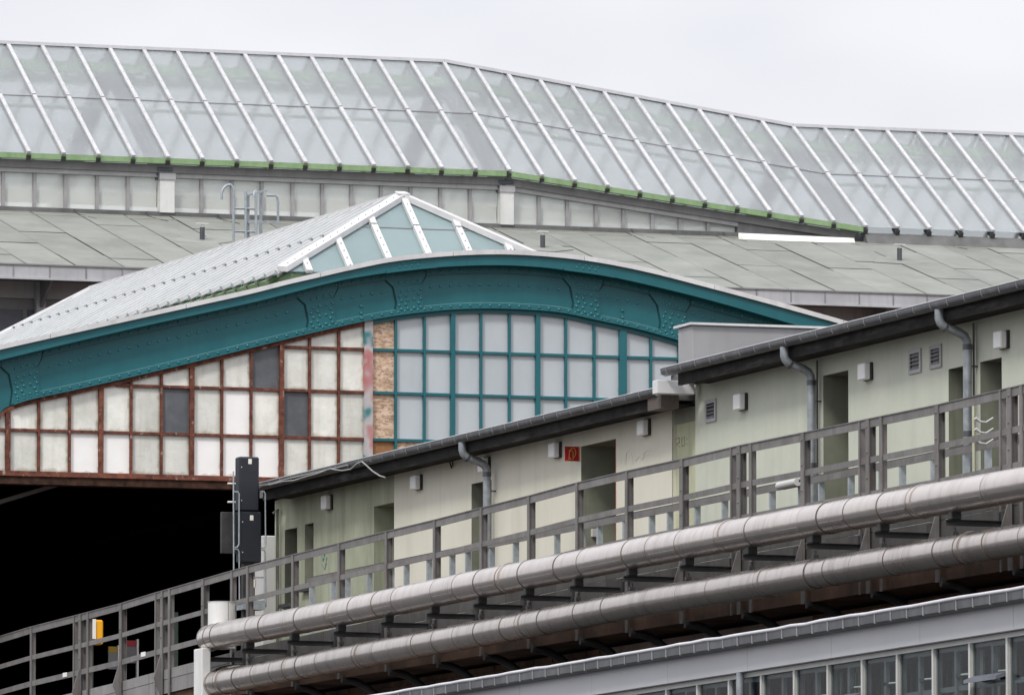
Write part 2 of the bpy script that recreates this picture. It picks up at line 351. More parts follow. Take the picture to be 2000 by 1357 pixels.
def mat_pipe(name, tint, dark, rough, top_dark=0):
    m = mat(name, tint, tint, rough, metal=.9, scale=2, rnd=.06); t = m.node_tree; nd = t.nodes; L = t.links; P = nd['Principled BSDF']
    tcn = [n for n in nd if n.type == 'TEX_COORD'][0]
    mpn = nd.new('ShaderNodeMapping'); mpn.inputs['Scale'].default_value = (.6, 5, .6); L.new(tcn.outputs['Object'], mpn.inputs[0])
    n2 = nd.new('ShaderNodeTexNoise'); n2.inputs['Scale'].default_value = 1; n2.inputs['Detail'].default_value = 6; n2.inputs['Roughness'].default_value = .65
    L.new(mpn.outputs[0], n2.inputs['Vector'])
    r2 = nd.new('ShaderNodeMapRange'); r2.inputs[1].default_value = .48; r2.inputs[2].default_value = .75; r2.inputs[4].default_value = .6; L.new(n2.outputs[0], r2.inputs[0])
    mm = nd.new('ShaderNodeMix'); mm.data_type = 'RGBA'; src = P.inputs['Base Color'].links[0].from_socket
    L.new(r2.outputs[0], mm.inputs[0]); L.new(src, mm.inputs[6]); mm.inputs[7].default_value = (*dark, 1); L.new(mm.outputs[2], P.inputs['Base Color'])
    r3 = nd.new('ShaderNodeMapRange'); r3.inputs[3].default_value = rough-.05; r3.inputs[4].default_value = rough+.16; L.new(n2.outputs[0], r3.inputs[0]); L.new(r3.outputs[0], P.inputs['Roughness'])
    n3 = nd.new('ShaderNodeTexNoise'); n3.inputs['Scale'].default_value = 5; L.new(tcn.outputs['Object'], n3.inputs['Vector'])
    if top_dark:  # darkens upward-facing metal, edge broken up by noise
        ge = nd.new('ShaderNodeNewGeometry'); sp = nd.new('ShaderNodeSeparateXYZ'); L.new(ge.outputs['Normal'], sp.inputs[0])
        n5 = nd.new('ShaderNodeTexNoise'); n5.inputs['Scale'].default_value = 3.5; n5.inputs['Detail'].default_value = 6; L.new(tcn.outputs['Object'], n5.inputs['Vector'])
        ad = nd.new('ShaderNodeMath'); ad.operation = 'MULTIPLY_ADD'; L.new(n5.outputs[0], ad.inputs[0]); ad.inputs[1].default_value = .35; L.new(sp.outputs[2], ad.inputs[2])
        r5 = nd.new('ShaderNodeMapRange'); r5.inputs[1].default_value = .93; r5.inputs[2].default_value = 1.08; r5.inputs[4].default_value = top_dark; L.new(ad.outputs[0], r5.inputs[0])
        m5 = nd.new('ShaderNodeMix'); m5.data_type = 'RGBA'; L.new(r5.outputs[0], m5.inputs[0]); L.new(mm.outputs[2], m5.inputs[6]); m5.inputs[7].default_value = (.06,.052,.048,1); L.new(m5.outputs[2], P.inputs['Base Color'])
    bp = nd.new('ShaderNodeBump'); bp.inputs['Strength'].default_value = .25; bp.inputs['Distance'].default_value = .015; L.new(n3.outputs[0], bp.inputs['Height']); L.new(bp.outputs[0], P.inputs['Normal'])
mat_pipe('pipe_metal', (.63,.575,.54), (.40,.35,.31), .19)
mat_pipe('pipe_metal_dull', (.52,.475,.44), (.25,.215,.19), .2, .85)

def mat_glass(name, col, rough, trans, body, spec=.5, bump=.06):
    """frosted glass: part milky body, part rough see-through"""
    m = bpy.data.materials.new(name); m.use_nodes = True; t = m.node_tree; nd = t.nodes; L = t.links
    P = nd['Principled BSDF']; P.inputs['Roughness'].default_value = rough; P.inputs['IOR'].default_value = 1.45
    P.inputs['Specular IOR Level'].default_value = spec
    tcn = nd.new('ShaderNodeTexCoord'); n1 = nd.new('ShaderNodeTexNoise'); n1.inputs['Scale'].default_value = 1.1; n1.inputs['Detail'].default_value = 4
    L.new(tcn.outputs['Object'], n1.inputs['Vector'])
    r1 = nd.new('ShaderNodeValToRGB'); r1.color_ramp.elements[0].position = .3; r1.color_ramp.elements[1].position = .7
    r1.color_ramp.elements[0].color = (*[c*.9 for c in body], 1); r1.color_ramp.elements[1].color = (*body, 1)
    L.new(n1.outputs[0], r1.inputs[0])
    oi = nd.new('ShaderNodeObjectInfo'); r4 = nd.new('ShaderNodeMapRange'); r4.inputs[3].default_value = .95; r4.inputs[4].default_value = 1.04
    L.new(oi.outputs['Random'], r4.inputs[0])
    hs = nd.new('ShaderNodeHueSaturation'); L.new(r4.outputs[0], hs.inputs['Value']); L.new(r1.outputs[0], hs.inputs['Color'])
    L.new(hs.outputs[0], P.inputs['Base Color'])
    rf = nd.new('ShaderNodeBsdfRefraction'); rf.inputs['Color'].default_value = (*col, 1); rf.inputs['Roughness'].default_value = rough; rf.inputs['IOR'].default_value = 1.02
    mxs = nd.new('ShaderNodeMixShader'); mxs.inputs[0].default_value = trans
    L.new(P.outputs[0], mxs.inputs[1]); L.new(rf.outputs[0], mxs.inputs[2])
    L.new(mxs.outputs[0], nd['Material Output'].inputs[0])
    MAT[name] = m; return m
mat_glass('roof_glass', (.93,.95,.955), .42, .66, (.57,.595,.605))
mat_glass('clerestory_glass', (.95,.98,.95), .5, .45, (.92,.93,.905))
mat_glass('lantern_glass', (.80,.88,.89), .25, .38, (.34,.44,.45))
def mat_clear(name, fac, col):
    m = bpy.data.materials.new(name); m.use_nodes = True; t = m.node_tree; nd = t.nodes; L = t.links
    nd.remove(nd['Principled BSDF'])
    tr = nd.new('ShaderNodeBsdfTransparent'); tr.inputs[0].default_value = (*col, 1)
    gl = nd.new('ShaderNodeBsdfGlossy'); gl.inputs['Roughness'].default_value = .03
    mxs = nd.new('ShaderNodeMixShader'); mxs.inputs[0].default_value = fac
    L.new(tr.outputs[0], mxs.inputs[1]); L.new(gl.outputs[0], mxs.inputs[2]); L.new(mxs.outputs[0], nd['Material Output'].inputs[0]); MAT[name] = m
mat_clear('window_glass', .05, (.78,.82,.81))

# ================================================================== GROUND
g = MB().add([(-3000,-3000,0),(3000,-3000,0),(3000,3000,0),(-3000,3000,0)], [(0,1,2,3)]).build('ground', 'asphalt', kind='structure')

# ================================================================== MAIN HALL (far, long glass lantern)
YM = 175.0; YE = YM-.35
XK = onY(993, 333, YE).x; YR = onX(865, 125, XK).y
X_BC = (onY(1680, 443, YE).x+onY(1556, 249, YR).x)/2
ZEA, ZEC = 22.18, 21.236; ZRA, ZRC = 25.06, 23.93
dA = (XK-onY(191, 305, YE).x)/12; dB = (X_BC-XK)/11
barX = [XK-dA*k for k in range(26, 0, -1)]+[XK+dB*k for k in range(11)]+[X_BC+dB*k for k in range(0, 12)]
def zE(x): return ZEA if x <= XK else ZEC if x >= X_BC else ZEA+(ZEC-ZEA)*(x-XK)/(X_BC-XK)
def zR(x): return ZRA if x <= XK else ZRC if x >= X_BC else ZRA+(ZRC-ZRA)*(x-XK)/(X_BC-XK)
def lanP(x, t, lift=0):
    n = Vector((0, -(zR(x)-zE(x)), YR-YE)).normalized()
    return Vector((x, YE+(YR-YE)*t, zE(x)+(zR(x)-zE(x))*t))+n*lift
XL0, XR0 = barX[0], barX[-1]
hall = thing('main_station_hall', 'large station hall with long kinked frosted glass roof lantern above grey felt roof', 'station hall', ((XL0+XR0)/2, YM, 0))
ZF1 = 20.99; YV = 167.4; ZV = 19.01                 # felt roof: upper edge, eaves line
kk = (XK, X_BC)
segs = [(XL0, XK), (XK, X_BC), (X_BC, XR0)]
# frames inside the lantern, purlins, ridge
for k, xf in enumerate((barX[5-0], XK, X_BC)):
    xf = XK-dA*10 if k == 0 else xf
    mb = MB()
    for s_ in (1, -1):
        a = lanP(xf, .0, -.55); b = lanP(xf, .97, -.42)
        if s_ < 0: a = Vector((a.x, 2*YR-a.y, a.z)); b = Vector((b.x, 2*YR-b.y, b.z))
        mb.beam(a, b, .34, .3)
    mb.build('roof_frame', 'dark_grey', hall)
for (xa, xb) in segs:
    nn_ = Vector((0, -(zR(xa)-zE(xa)), YR-YE)).normalized()
    for (t, wd_, lf) in ((.87, .50, -.16), (.5, .08, -.2)):
        MB().beam(lanP(xa+.02, t), lanP(xb-.02, t), wd_, .05, nn_, lf).build('purlin', 'green_paint', hall)
    MB().beam(lanP(xa+.02, .86, -.34)+Vector((0, 2*(YR-lanP(xa, .86).y), 0)), lanP(xb-.02, .86, -.34)+Vector((0, 2*(YR-lanP(xb, .86).y), 0)), .12, .2).build('purlin', 'green_paint', hall)
    MB().beam(lanP(xa, 1, .0)+Vector((0, .0, .02)), lanP(xb, 1, .0)+Vector((0, 0, .02)), .20, .07).build('ridge_cap', 'ridge_metal', hall)
    a, b = lanP(xa, 0), lanP(xb, 0)
    q = [Vector((p.x, 2*YR-p.y, p.z)) for p in (a, b)]
    MB().prism([q[0], q[1], lanP(xb, 1), lanP(xa, 1)], (0, .015, .02)).build('rear_glass', 'roof_glass', hall)
rear = MB()
for x in barX:
    a = lanP(x, 0, .0); b = lanP(x, .985, 0)
    rear.beam((a.x, 2*YR-a.y, a.z), (b.x, 2*YR-b.y, b.z), .09, .06, lift=.03)
rear.build('rear_glazing_bars', 'white_bar', hall, kind='stuff')
for i, x in enumerate(barX):
    n = Vector((0, -(zR(x)-zE(x)), YR-YE)).normalized()
    for (t0, t1, l) in ((-.012, .517, .02), (.523, .985, .028)):
        MB().beam(lanP(x, t0), lanP(x, t1), .082, .05, n, l).build('glazing_bar', 'white_bar', hall)
    MB().beam(lanP(x, -.018), lanP(x, .03), .10, .10, n, -.12).build('bar_shoe', 'dark_steel', hall)
    MB().beam(lanP(x, .80), lanP(x, .985), .07, .3, n, -.34).build('rafter', 'grey_paint', hall)
    MB().beam(lanP(x, .02), lanP(x, .8), .05, .06, n, -.09).build('rafter', 'grey_paint', hall)
    if i+1 < len(barX):
        x1 = barX[i+1]
        for (t0, t1, l) in ((-.005, .53, .0), (.52, .99, .012)):
            MB().prism([lanP(x+.02, t0, l), lanP(x1-.02, t0, l), lanP(x1-.02, t1, l), lanP(x+.02, t1, l)], n*.01).build('glass_pane', 'roof_glass', hall)
        MB().beam(lanP(x+.045, .521, .014), lanP(x1-.045, .521, .014), .03, .012, n).build('glass_joint', 'grey_paint', hall)
sc = MB()
for x in barX:
    n = Vector((0, -(zR(x)-zE(x)), YR-YE)).normalized()
    for k in range(13): sc.dome(lanP(x, .03+.073*k, .077 if k > 6 else .069), n, .012, 5)
sc.build('bar_screws', 'grey_paint', hall, kind='stuff')
# eaves beam, gutter beam, clerestory
X_END = Xat(1438, YM)
def strip(name, m, xa, xb, top, bot, y0, y1):
    Xs = sorted([x for x in (xa, xb, *kk) if xa <= x <= xb])
    MB().band(Xs, top, bot, y0, y1).build(name, m, hall)
for (xa, xb) in segs[:2]:
    strip('eaves_beam', 'green_paint', xa, xb-.05, lambda x: zE(x)-.012, lambda x: zE(x)-.125, YE-.035, YE+.12)
    strip('gutter_beam', 'grey_paint', xa, xb-.1, lambda x: zE(x)-.128, lambda x: zE(x)-.30, YM-.18, YM+.1)
ZCB = 21.04
xa = XL0
strip('head_rail', 'light_grey_paint', XL0, X_END, lambda x: zE(x)-.303, lambda x: zE(x)-.395, YM-.12, YM+.1)
cols = [Xat(p, YM) for p in (4, 65.6, 126, 188, 248)]
d1 = (cols[-1]-cols[0])/4
left = [cols[0]-d1*k for k in range(12, 0, -1)]
cl = left+cols+[Xat(p, YM) for p in (307, 335, 392, 452, 510, 570, 628, 685, 743, 801, 859, 917, 972, 998, 1051.6, 1107, 1163, 1217, 1273, 1327, 1382, 1438)]
pil = {(Xat(307, YM), Xat(335, YM)), (Xat(972, YM), Xat(998, YM))}
for i in range(len(cl)-1):
    x0, x1 = cl[i], cl[i+1]
    zt = lambda x: zE(x)-.397
    if (x0, x1) in pil:
        MB().box(x0, x1, YM-.2, YM+.05, ZCB-.02, zE(x0)-.31).build('pilaster', 'white_paint', hall)
        MB().box(x0-.02, x1+.02, YM-.23, YM-.05, zE(x0)-.45, zE(x0)-.312).build('pilaster_cap', 'light_grey_paint', hall); continue
    MB().band([x0+.02, x1-.02], zt, lambda x: ZCB, YM+.02, YM+.035).build('clerestory_pane', 'clerestory_glass', hall)
    MB().box(x0-.035, x0+.035, YM-.06, YM+.04, ZCB, min(zt(x0), zt(x0+.03))).build('mullion', 'mullion_grey', hall)
strip('clerestory_wall', 'grey_paint', X_END, X_BC-.15, lambda x: zE(x)-.303, lambda x: 20.95, YM-.1, YM+.1)
MB().box(XL0, X_END, YM+.22, YM+.3, 21.18, 21.45).build('inner_beam', 'green_paint', hall)
# felt upstand and curb
MB().box(XL0, X_BC, YM-.16, YM+.1, ZF1-.05, ZCB-.002).build('upstand', 'felt_dark', hall)
MB().prism([(X_BC, YM+.1, ZF1-.05), (X_BC, YM-.55, ZF1-.15), (X_BC, YM-.33, zE(X_BC+1)-.13), (X_BC, YM+.1, zE(X_BC+1)-.13)], (XR0-X_BC, 0, 0)).build('upstand', 'felt_dark', hall)
# felt sheets
nF = Vector((0, -(ZF1-ZV), (YM-.17)-YV)).normalized()
def feltP(x, t, lift=0): return Vector((x, YV+(YM-.17-YV)*t, ZV+(ZF1-.06-ZV)*t))+nF*lift
MB().prism([feltP(XL0, 0, -.06), feltP(XR0, 0, -.06), feltP(XR0, 1, -.06), feltP(XL0, 1, -.06)], nF*.058).build('roof_deck', 'felt_joint', hall)
MB().beam(feltP(XL0, .935, .022), feltP(XR0, .935, .022), .035, .004, nF).build('flashing_line', 'wood_pale', hall)
x = XL0; i = 0
while x < XR0:
    wd = 1.04; cuts = [0]
    c = random.uniform(.12, .45)
    while c < .92: cuts.append(c); c += random.uniform(.33, .5)
    cuts.append(.998)
    for a, b in zip(cuts, cuts[1:]):
        l = .002+.008*(i % 2)+random.uniform(0, .006); g_ = .016
        sk = random.uniform(-.02, .02)
        MB().prism([feltP(x+g_, a+.0026, l), feltP(min(x+wd, XR0)-g_+sk*.3, a+.0026+sk*.1, l), feltP(min(x+wd, XR0)-g_, b-.0026+sk*.1, l), feltP(x+g_+sk*.3, b-.0026, l)], nF*.008).build('felt_sheet', 'felt', hall)
        i += 1
    x += wd
for px in (150, 290, 430, 1240, 1420, 1570, 1640, 1850):      # lapped corners of the upstand felt
    x_ = Xat(px, YM-.4)
    MB().tube([(x_, YM-.175, ZF1+.03), feltP(x_+.02, .99, .016), feltP(x_+.10, .95, .016), feltP(x_+.28, .9, .016)], .01, 5).build('felt_seam', 'felt_joint', hall)
# fascia
x = XL0; k = 0
while x < XR0:
    MB().box(x+.012, x+.758, YV-.13, YV-.09, ZV-.255, ZV-.012).build('fascia_sheet', 'zinc', hall)
    if k % 1 == 0: MB().box(x-.012, x+.011, YV-.145, YV-.085, ZV-.25, ZV-.02).build('fascia_clip', 'grey_paint', hall)
    x += .77; k += 1
MB().box(XL0, XR0, YV-.17, YV-.06, ZV-.30, ZV-.258).build('fascia_drip', 'zinc', hall)
MB().box(XL0, XR0, YV-.16, YV+.05, ZV-.009, ZV+.02).build('fascia_cap', 'grey_paint', hall)
MB().box(XL0, XR0, YV-.08, YV+1.4, ZV-.20, ZV-.15).build('soffit', 'grey_paint', hall)
# body wall with windows under the eaves
YW = YV+1.35
MB().box(XL0, XR0, YW, YW+.3, 0, ZV-.20).build('wall', 'grey_paint', hall)
MB().box(XL0, XR0, YW-.12, YW-.002, ZV-.55, ZV-.202).build('wall_beam', 'light_grey_paint', hall)
xw = Xat(-90, YW)
while xw < Xat(260, YW):
    MB().box(xw+.06, xw+1.45, YW-.05, YW-.02, ZV-3.0, ZV-.78).build('wall_window', 'dark_grey', hall)
    MB().box(xw+.40, xw+.48, YW-.09, YW-.052, ZV-3.0, ZV-.78).build('window_bar', 'grey_paint', hall)
    xw += 1.5
for px in (-60, 78, 500, 1100, 1705, 1900):
    xc = Xat(px, YW-.2)
    MB().box(xc-.1, xc+.1, YW-.3, YW-.122, 8, ZV-.21).build('column', 'light_grey_paint', hall)
    MB().prism([(xc-.03, YW-.3, ZV-.75), (xc-.03, YW-.3, ZV-.21), (xc-.03, YV+.1, ZV-.21)], (.06, 0, 0)).build('eaves_bracket', 'grey_paint', hall)
# rear body, closing the hall
MB().box(XL0, XR0, 2*YR-YE, 2*YR-YE+.3, 0, 21.3).build('rear_wall', 'grey_paint', hall)
MB().box(XL0, XR0, YM+.42, 2*YR-YE, 20.2, 20.4).build('lantern_bounce_floor', 'cabinet_grey', hall)  # added unseen floor, grey to bounce light up into the lantern

# pale board leaning on the curb
a, b = onY(1443, 470, YM-.62), onY(1670, 474, YM-.62); a2, b2 = onY(1443, 455, YM-.56), onY(1668, 465, YM-.56)
tag(MB().prism([a, b, b2, a2], (0, .03, 0)).build('roof_board', 'pane_white'), 'long white board lying against the felt upstand below the glass lantern', 'board')
# roof vents
for px, py, lab in ((395, 466, 'small felt roof vent pipe with white cap beside the roof ladder'),
                    (1060, 481, 'small vent pipe with flat white cap behind the right hip of the pyramid skylight'),
                    (1757, 506, 'lone vent pipe with white cap below the low end of the lantern')):
    # find where the ray meets the felt plane
    d = FW+RT*((px-CX)/FPX)-UP*((py-CY)/FPX); p0 = feltP(50, 0, .012)
    t = (p0-EYE).dot(nF)/d.dot(nF); q = EYE+d*t
    v = thing('roof_vent', lab, 'vent', q, 'vent pipes on the felt roof')
    ft = (q.y-YV)/(YM-.17-YV)
    MB().prism([feltP(q.x-.75, ft-.05, .017), feltP(q.x+.1, ft-.07, .017), feltP(q.x+.62, ft-.02, .017), feltP(q.x+.5, ft+.055, .017), feltP(q.x-.35, ft+.06, .017)], nF*.008).build('felt_patch', 'felt', hall)
    MB().prism([feltP(q.x-.78, ft-.053, .012), feltP(q.x+.1, ft-.073, .012), feltP(q.x+.65, ft-.021, .012), feltP(q.x+.52, ft+.057, .012), feltP(q.x-.36, ft+.063, .012)], nF*.006).build('felt_patch', 'felt_joint', hall)
    MB().tube([q-Vector((0,0,.04)), q+Vector((0,0,.24))], .055, 12).build('vent_pipe', 'zinc_dark', v)
    MB().tube([q+Vector((0,0,.235)), q+Vector((0,0,.31))], .022, 8).build('vent_neck', 'white_paint', v)
    MB().box(q.x-.12, q.x+.12, q.y-.05, q.y+.05, q.z+.305, q.z+.325).build('vent_cap', 'white_paint', v)
# roof ladder
YL = YV-.25
def LP(px, py, y=YL): return onY(px, py, y)
ld = thing('roof_ladder', 'galvanised steel roof ladder with curved hand hooks rising past the felt roof', 'ladder', LP(490, 560))
ld.location.z = ZV-.9
def lad(name, pts, r, n=8): MB().tube([LP(*p) if len(p) == 2 else LP(p[0], p[1], p[2]) for p in pts], r, n).build(name, 'galvanised', ld)
lad('hand_hook', [(433,390),(433,378),(436,368),(443,362),(450,361),(455,366),(456,376),(456,590)], .028)
lad('stile', [(480,374),(480,590)], .03); 
MB().box(LP(483,380).x, LP(489,380).x, YL+.05, YL+.07, LP(480,590).z, LP(480,378).z).build('stile_plate', 'galvanised', ld)
lad('stile', [(500,590),(500,378),(499,372),(497,375),(496,385)], .03)
MB().box(LP(516,375).x, LP(521,375).x, YL+.3, YL+.36, LP(518,590).z, LP(518,374).z).build('stile_plate', 'galvanised', ld)
lad('stile', [(521,382),(538,382),(542,386),(543,396),(543,590)], .026)
MB().beam(LP(480,384), LP(520,374,YL+.33), .05, .035).build('top_bar', 'galvanised', ld)
for y in (407, 452, 497, 540): lad('rung', [(456,y),(500,y+1)], .022)
for y in (436, 480, 525): MB().beam(LP(484,y), LP(543,y+1), .04, .035).build('cage_bar', 'galvanised', ld)
MB().box(LP(452,585).x, LP(548,585).x, YL-.03, YV-.05, LP(480,592).z-.04, LP(480,592).z+.04).build('ladder_foot', 'galvanised', ld)

# ================================================================== SMALL TRAIN HALL (teal arched gable)
YG = 119.0
def curve(P): return [(onY(x, y, YG).x, onY(x, y, YG).z) for x, y in catmull(P)]
T_cop = curve([(-200,722),(-100,698),(0,674.5),(120,647.5),(258,617),(380,590),(479,568),(550,550),(620,534),(672,522),(756,505.5),(863,495),(955,491.5),(1040,494.5),(1140,505),(1250,526),(1368,556),(1479,585.5),(1560,608),(1641,631),(1750,664),(1900,712)])
T_fla = curve([(-200,752),(-100,728),(0,703),(120,674),(258,642),(380,615.5),(479,594),(550,576.5),(620,558.5),(671,547),(756,534),(845,524.5),(955,520.5),(1040,524),(1092,530),(1170,541),(1250,558),(1368,587),(1508,627),(1641,668),(1750,702),(1900,750)])
T_web = curve([(-14.1,1000),(-14,927),(-9,850),(0,808),(18,793),(55,780),(129,764),(258,734.5),(380,705.5),(479,681),(597,652),(708,627),(770,616),(826,609),(890,603.5),(955,602),(1020,604),(1092,610),(1160,624),(1250,644),(1350,673),(1480,714),(1600,755),(1750,810)])
zC = lambda x: interp(T_cop, x); zFl = lambda x: interp(T_fla, x); zWb = lambda x: interp(T_web, x)
GX0, GX1 = Xat(-14, YG), Xat(1640, YG)
def xs(a, b, st=.12):
    n = max(2, int(abs(b-a)/st)+1); return [a+(b-a)*k/(n-1) for k in range(n)]
train = thing('train_hall', 'riveted teal arched train hall gable with half rusty half repainted glazing', 'train hall', (39.5, YG, 7.4))
GXL = Xat(-180, YG); GXR = Xat(1740, YG)
Xall = xs(GXL, GXR)
MB().band(xs(GX0+.012, GX0+1, .03)[:-1]+xs(GX0+1, GXR), lambda x: zFl(x)+.02, zWb, YG, YG+.12).build('arch_web', 'teal', train)
MB().band(Xall, lambda x: zC(x)-.072, zFl, YG-.26, YG+.02).build('arch_flange', 'teal', train)
MB().band(Xall, lambda x: zFl(x)+.022, lambda x: zFl(x)-.006, YG-.275, YG-.262).build('flange_lip', 'teal', train)
px_u = 4.9/650
xc = GXL
while xc < GXR:                               # coping in sheet lengths
    xe = min(xc+2.05, GXR)
    MB().band(xs(xc+.004, xe-.004), zC, lambda x: zC(x)-.070, YG-.31, YG+.45).build('coping_sheet', 'zinc_pale', train)
    xc = xe
MB().band(xs(GX0+.03, GXR), lambda x: zFl(x)-.001, lambda x: zFl(x)-.098, YG-.014, YG+.01).build('upper_angle', 'teal', train)
MB().band(xs(GX0+.03, GXR), lambda x: zFl(x)-.098, lambda x: zFl(x)-.106, YG-.004, YG+.01).build('angle_shadow_gap', 'black_plastic', train)
MB().band(xs(GX0+.6, GXR), lambda x: zWb(x)+.078, lambda x: zWb(x)+.004, YG-.014, YG+.01).build('lower_angle', 'teal', train)
MB().band(xs(GX0+.6, GXR), lambda x: zWb(x)+.084, lambda x: zWb(x)+.0785, YG-.010, YG+.01).build('angle_highlight', 'teal_highlight', train)
MB().band(xs(GX0+.3, GXR), lambda x: zWb(x)+.006, lambda x: zWb(x)-.012, YG-.10, YG+.0).build('lower_flange', 'teal', train)
PXM = (Xat(1000, YG)-Xat(0, YG))/1000         # metres per pixel at the gable
def gp(px, dy, ref, y=YG-.014):               # point on the gable, dy pixels below a reference curve
    x_ = Xat(px, YG); return Vector((x_, y, ref(x_)-dy*PXM*.95))
rv = MB(); plates = (3, 580, 752, 1098, 1268)
def near_plate(px): return any(-6 < px-p < 84 for p in plates)
px = -10
while px < 1640:
    rv.dome(gp(px, 7, zFl), (0,-1,0), .023)
    if not near_plate(px):
        rv.dome(gp(px, 36 if px < 1330 else 30, zFl, YG), (0,-1,0), .023)
    if px > 24: rv.dome(gp(px, -5.5, zWb), (0,-1,0), .022)
    px += 19.2 if not near_plate(px) else 12.8
for p in plates:
    def cp(dx, v, y): 
        x_ = Xat(p+dx, YG); z0, z1 = zFl(x_), zWb(x_); return Vector((x_, y, z0+(z1-z0)*v))
    lowL = [cp(16,.34,YG-.022), cp(23,.72,YG-.022), cp(19,.985,YG-.022)]
    plate = MB().prism([cp(0,.02,YG-.022), cp(1,.15,YG-.022), cp(16,.34,YG-.022), cp(70,.33,YG-.022), cp(77,.17,YG-.022), cp(78,.02,YG-.022)], (0,.03,0)).build('splice_plate', 'teal', train)
    MB().prism([*lowL, cp(50,.985,YG-.010), cp(82,.985,YG-.010), cp(74,.34,YG-.010)][:3]+[cp(76,.985,YG-.022), cp(70,.34,YG-.022)], (0,.03,0)).build('splice_plate', 'teal', train)
    sm = MB()                                  # dark open joint at the plate edge
    pts = [cp(-2,.02,YG-.006), cp(-1,.15,YG-.006), cp(14,.35,YG-.006), cp(20.5,.72,YG-.006), cp(16.5,.985,YG-.006)]
    sm.tube(pts, .0055, 4).tube([cp(16,.355,YG-.018), cp(70,.345,YG-.018), cp(79,.18,YG-.018), cp(80,.03,YG-.018)], .0045, 4).build('plate_joint', 'teal_gap', train)
    for r_, v in enumerate((.26, .46, .57, .68, .78, .88)):
        for c_ in range(4):
            dx = 27+12.5*c_+(4 if r_ % 2 else 0)
            if r_ in (2, 4) and c_ == 2: continue
            q = cp(dx, v, YG-.022); rv.dome(q, (0,-1,0), .023)
    if p in (752, 1098):
        for r_ in range(2):
            for c_ in range(4): rv.dome(gp(p+18+12*c_+(5 if r_ == 0 else 0), -14+6.5*r_, zFl, YG-.26), (0,-1,0), .016)
        MB().band(xs(Xat(p-9, YG), Xat(p+90, YG)), lambda x: zFl(x)+.026, lambda x: zFl(x)-.014, YG-.30, YG-.277).build('flange_strip', 'teal', train)
for px in (705, 1215):
    for dy in (-30, -16, -6): rv.dome(gp(px, dy, zWb, YG-.016), (0,-1,0), .022)
rv.build('rivets', 'rivet_teal_lit', train, kind='stuff')

# gable glazing
ZBOT, ZC3, ZB2, ZA1 = 10.985, 11.58, 12.27, 12.905
ROWS = [ZBOT, ZC3, ZB2, ZA1]
vert = [(-42,'n'),(16.6,'w'),(77,'n'),(137,'n'),(198,'w'),(257,'n'),(316,'n'),(375,'w'),(434,'n'),(491,'n'),(550,'w'),(605,'n'),(662,'n'),(719,'p'),
        (773,'n'),(829,'n'),(884,'w'),(939.5,'n'),(995,'n'),(1050,'w'),(1105,'n'),(1160.5,'n'),(1216,'W'),(1271,'n'),(1326,'n'),(1381,'w'),(1436,'n'),(1490,'n'),(1545,'w'),(1600,'n')]
HW = {'n': .0175, 'w': .033, 'p': .064, 'W': .056}
FR = .062                                                      # arch frame thickness
zGl = lambda x: zWb(x)-.014-FR
VX = [(Xat(p, YG), k, p) for p, k in vert]
x_p = Xat(719, YG)
fr0 = MB().band(xs(GX0+.06, GX0+1, .03)[:-1]+xs(GX0+1, x_p-.07), lambda x: zWb(x)-.014, zGl, YG-.02, YG+.06).build('arch_frame', 'rust', train)
MB().band(xs(x_p+.07, GX1), lambda x: zWb(x)-.014, zGl, YG-.02, YG+.06).build('arch_frame', 'teal', train)
for (x_, k, p) in VX:
    if p < 0: continue
    m = 'rust' if p < 700 else 'primer_post' if k == 'p' else 'teal'
    z1 = min(zGl(x_-HW[k]), zGl(x_+HW[k])) if p > 100 else zGl(x_)
    MB().box(x_-HW[k], x_+HW[k], YG-(.035 if k != 'n' else .02), YG+.06, ZBOT, (zWb(x_)-.008) if k == 'p' else z1+(.01 if p > 100 else 0)).build('mullion', m, train)
white = {(137,0),(198,0),(375,0),(434,0),(491,0),(434,1)}
slate = {(491,2),(316,1),(550,1),(198,2)}
for i in range(len(VX)-1):
    (x0, k0, p0), (x1, k1, p1) = VX[i], VX[i+1]
    if p1 < 0 or p0 > 1560: continue
    xa, xb = x0+HW[k0]-.006, x1-HW[k1]+.006
    if p0 < 0: xa = max(xa, GX0+.02)
    for r_ in range(4):
        za = ROWS[r_]; zb = ROWS[r_+1] if r_ < 3 else 99
        if r_ and max(zGl(xa), zGl(xb)) < za+.05: continue
        clipped = min(zGl(xa), zGl(xb)) < zb
        if r_ < 3 and not (max(zGl(xa), zGl(xb)) < zb) or r_ == 3: pass
        Xs = xs(xa, xb, .08)
        top = [(x_, min(zb, zGl(x_)+.012)) for x_ in Xs]
        top = [(x_, max(z_, za+.01)) for x_, z_ in top]
        if r_ == 2 and max(z for _, z in top) < za+.06: continue
        poly = [(xa, YG+.035, za), (xb, YG+.035, za)]+[(x_, YG+.035, z_) for x_, z_ in reversed(top)]
        if p0 < 700: m = 'pane_white' if (p0, r_) in white else 'pane_slate' if (p0, r_) in slate else 'pane_old'
        elif k0 == 'p': m = 'osb' if r_ else 'board_brown'
        elif r_ == 0 and p0 in (773, 829): m = 'osb'
        else: m = 'pane_new'
        MB().prism(poly, (0, .012, 0)).build('window_pane', m, train)
    for z_ in ROWS[1:]:
        if min(zGl(xa), zGl(xb)) < z_-.05: 
            if max(zGl(xa), zGl(xb)) < z_+.03: continue
        x0_ = xa+.006; x1_ = xb-.006
        while zGl(x0_) < z_+.0 and x0_ < x1_-.05: x0_ += .02
        while zGl(x1_) < z_+.0 and x1_ > x0_+.05: x1_ -= .02
        if z_ == ZA1 and p0 < 545: continue
        MB().box(x0_, x1_, YG-.012, YG+.034, z_-.02, z_+.02).build('transom', 'rust' if p0 < 700 else 'teal', train)
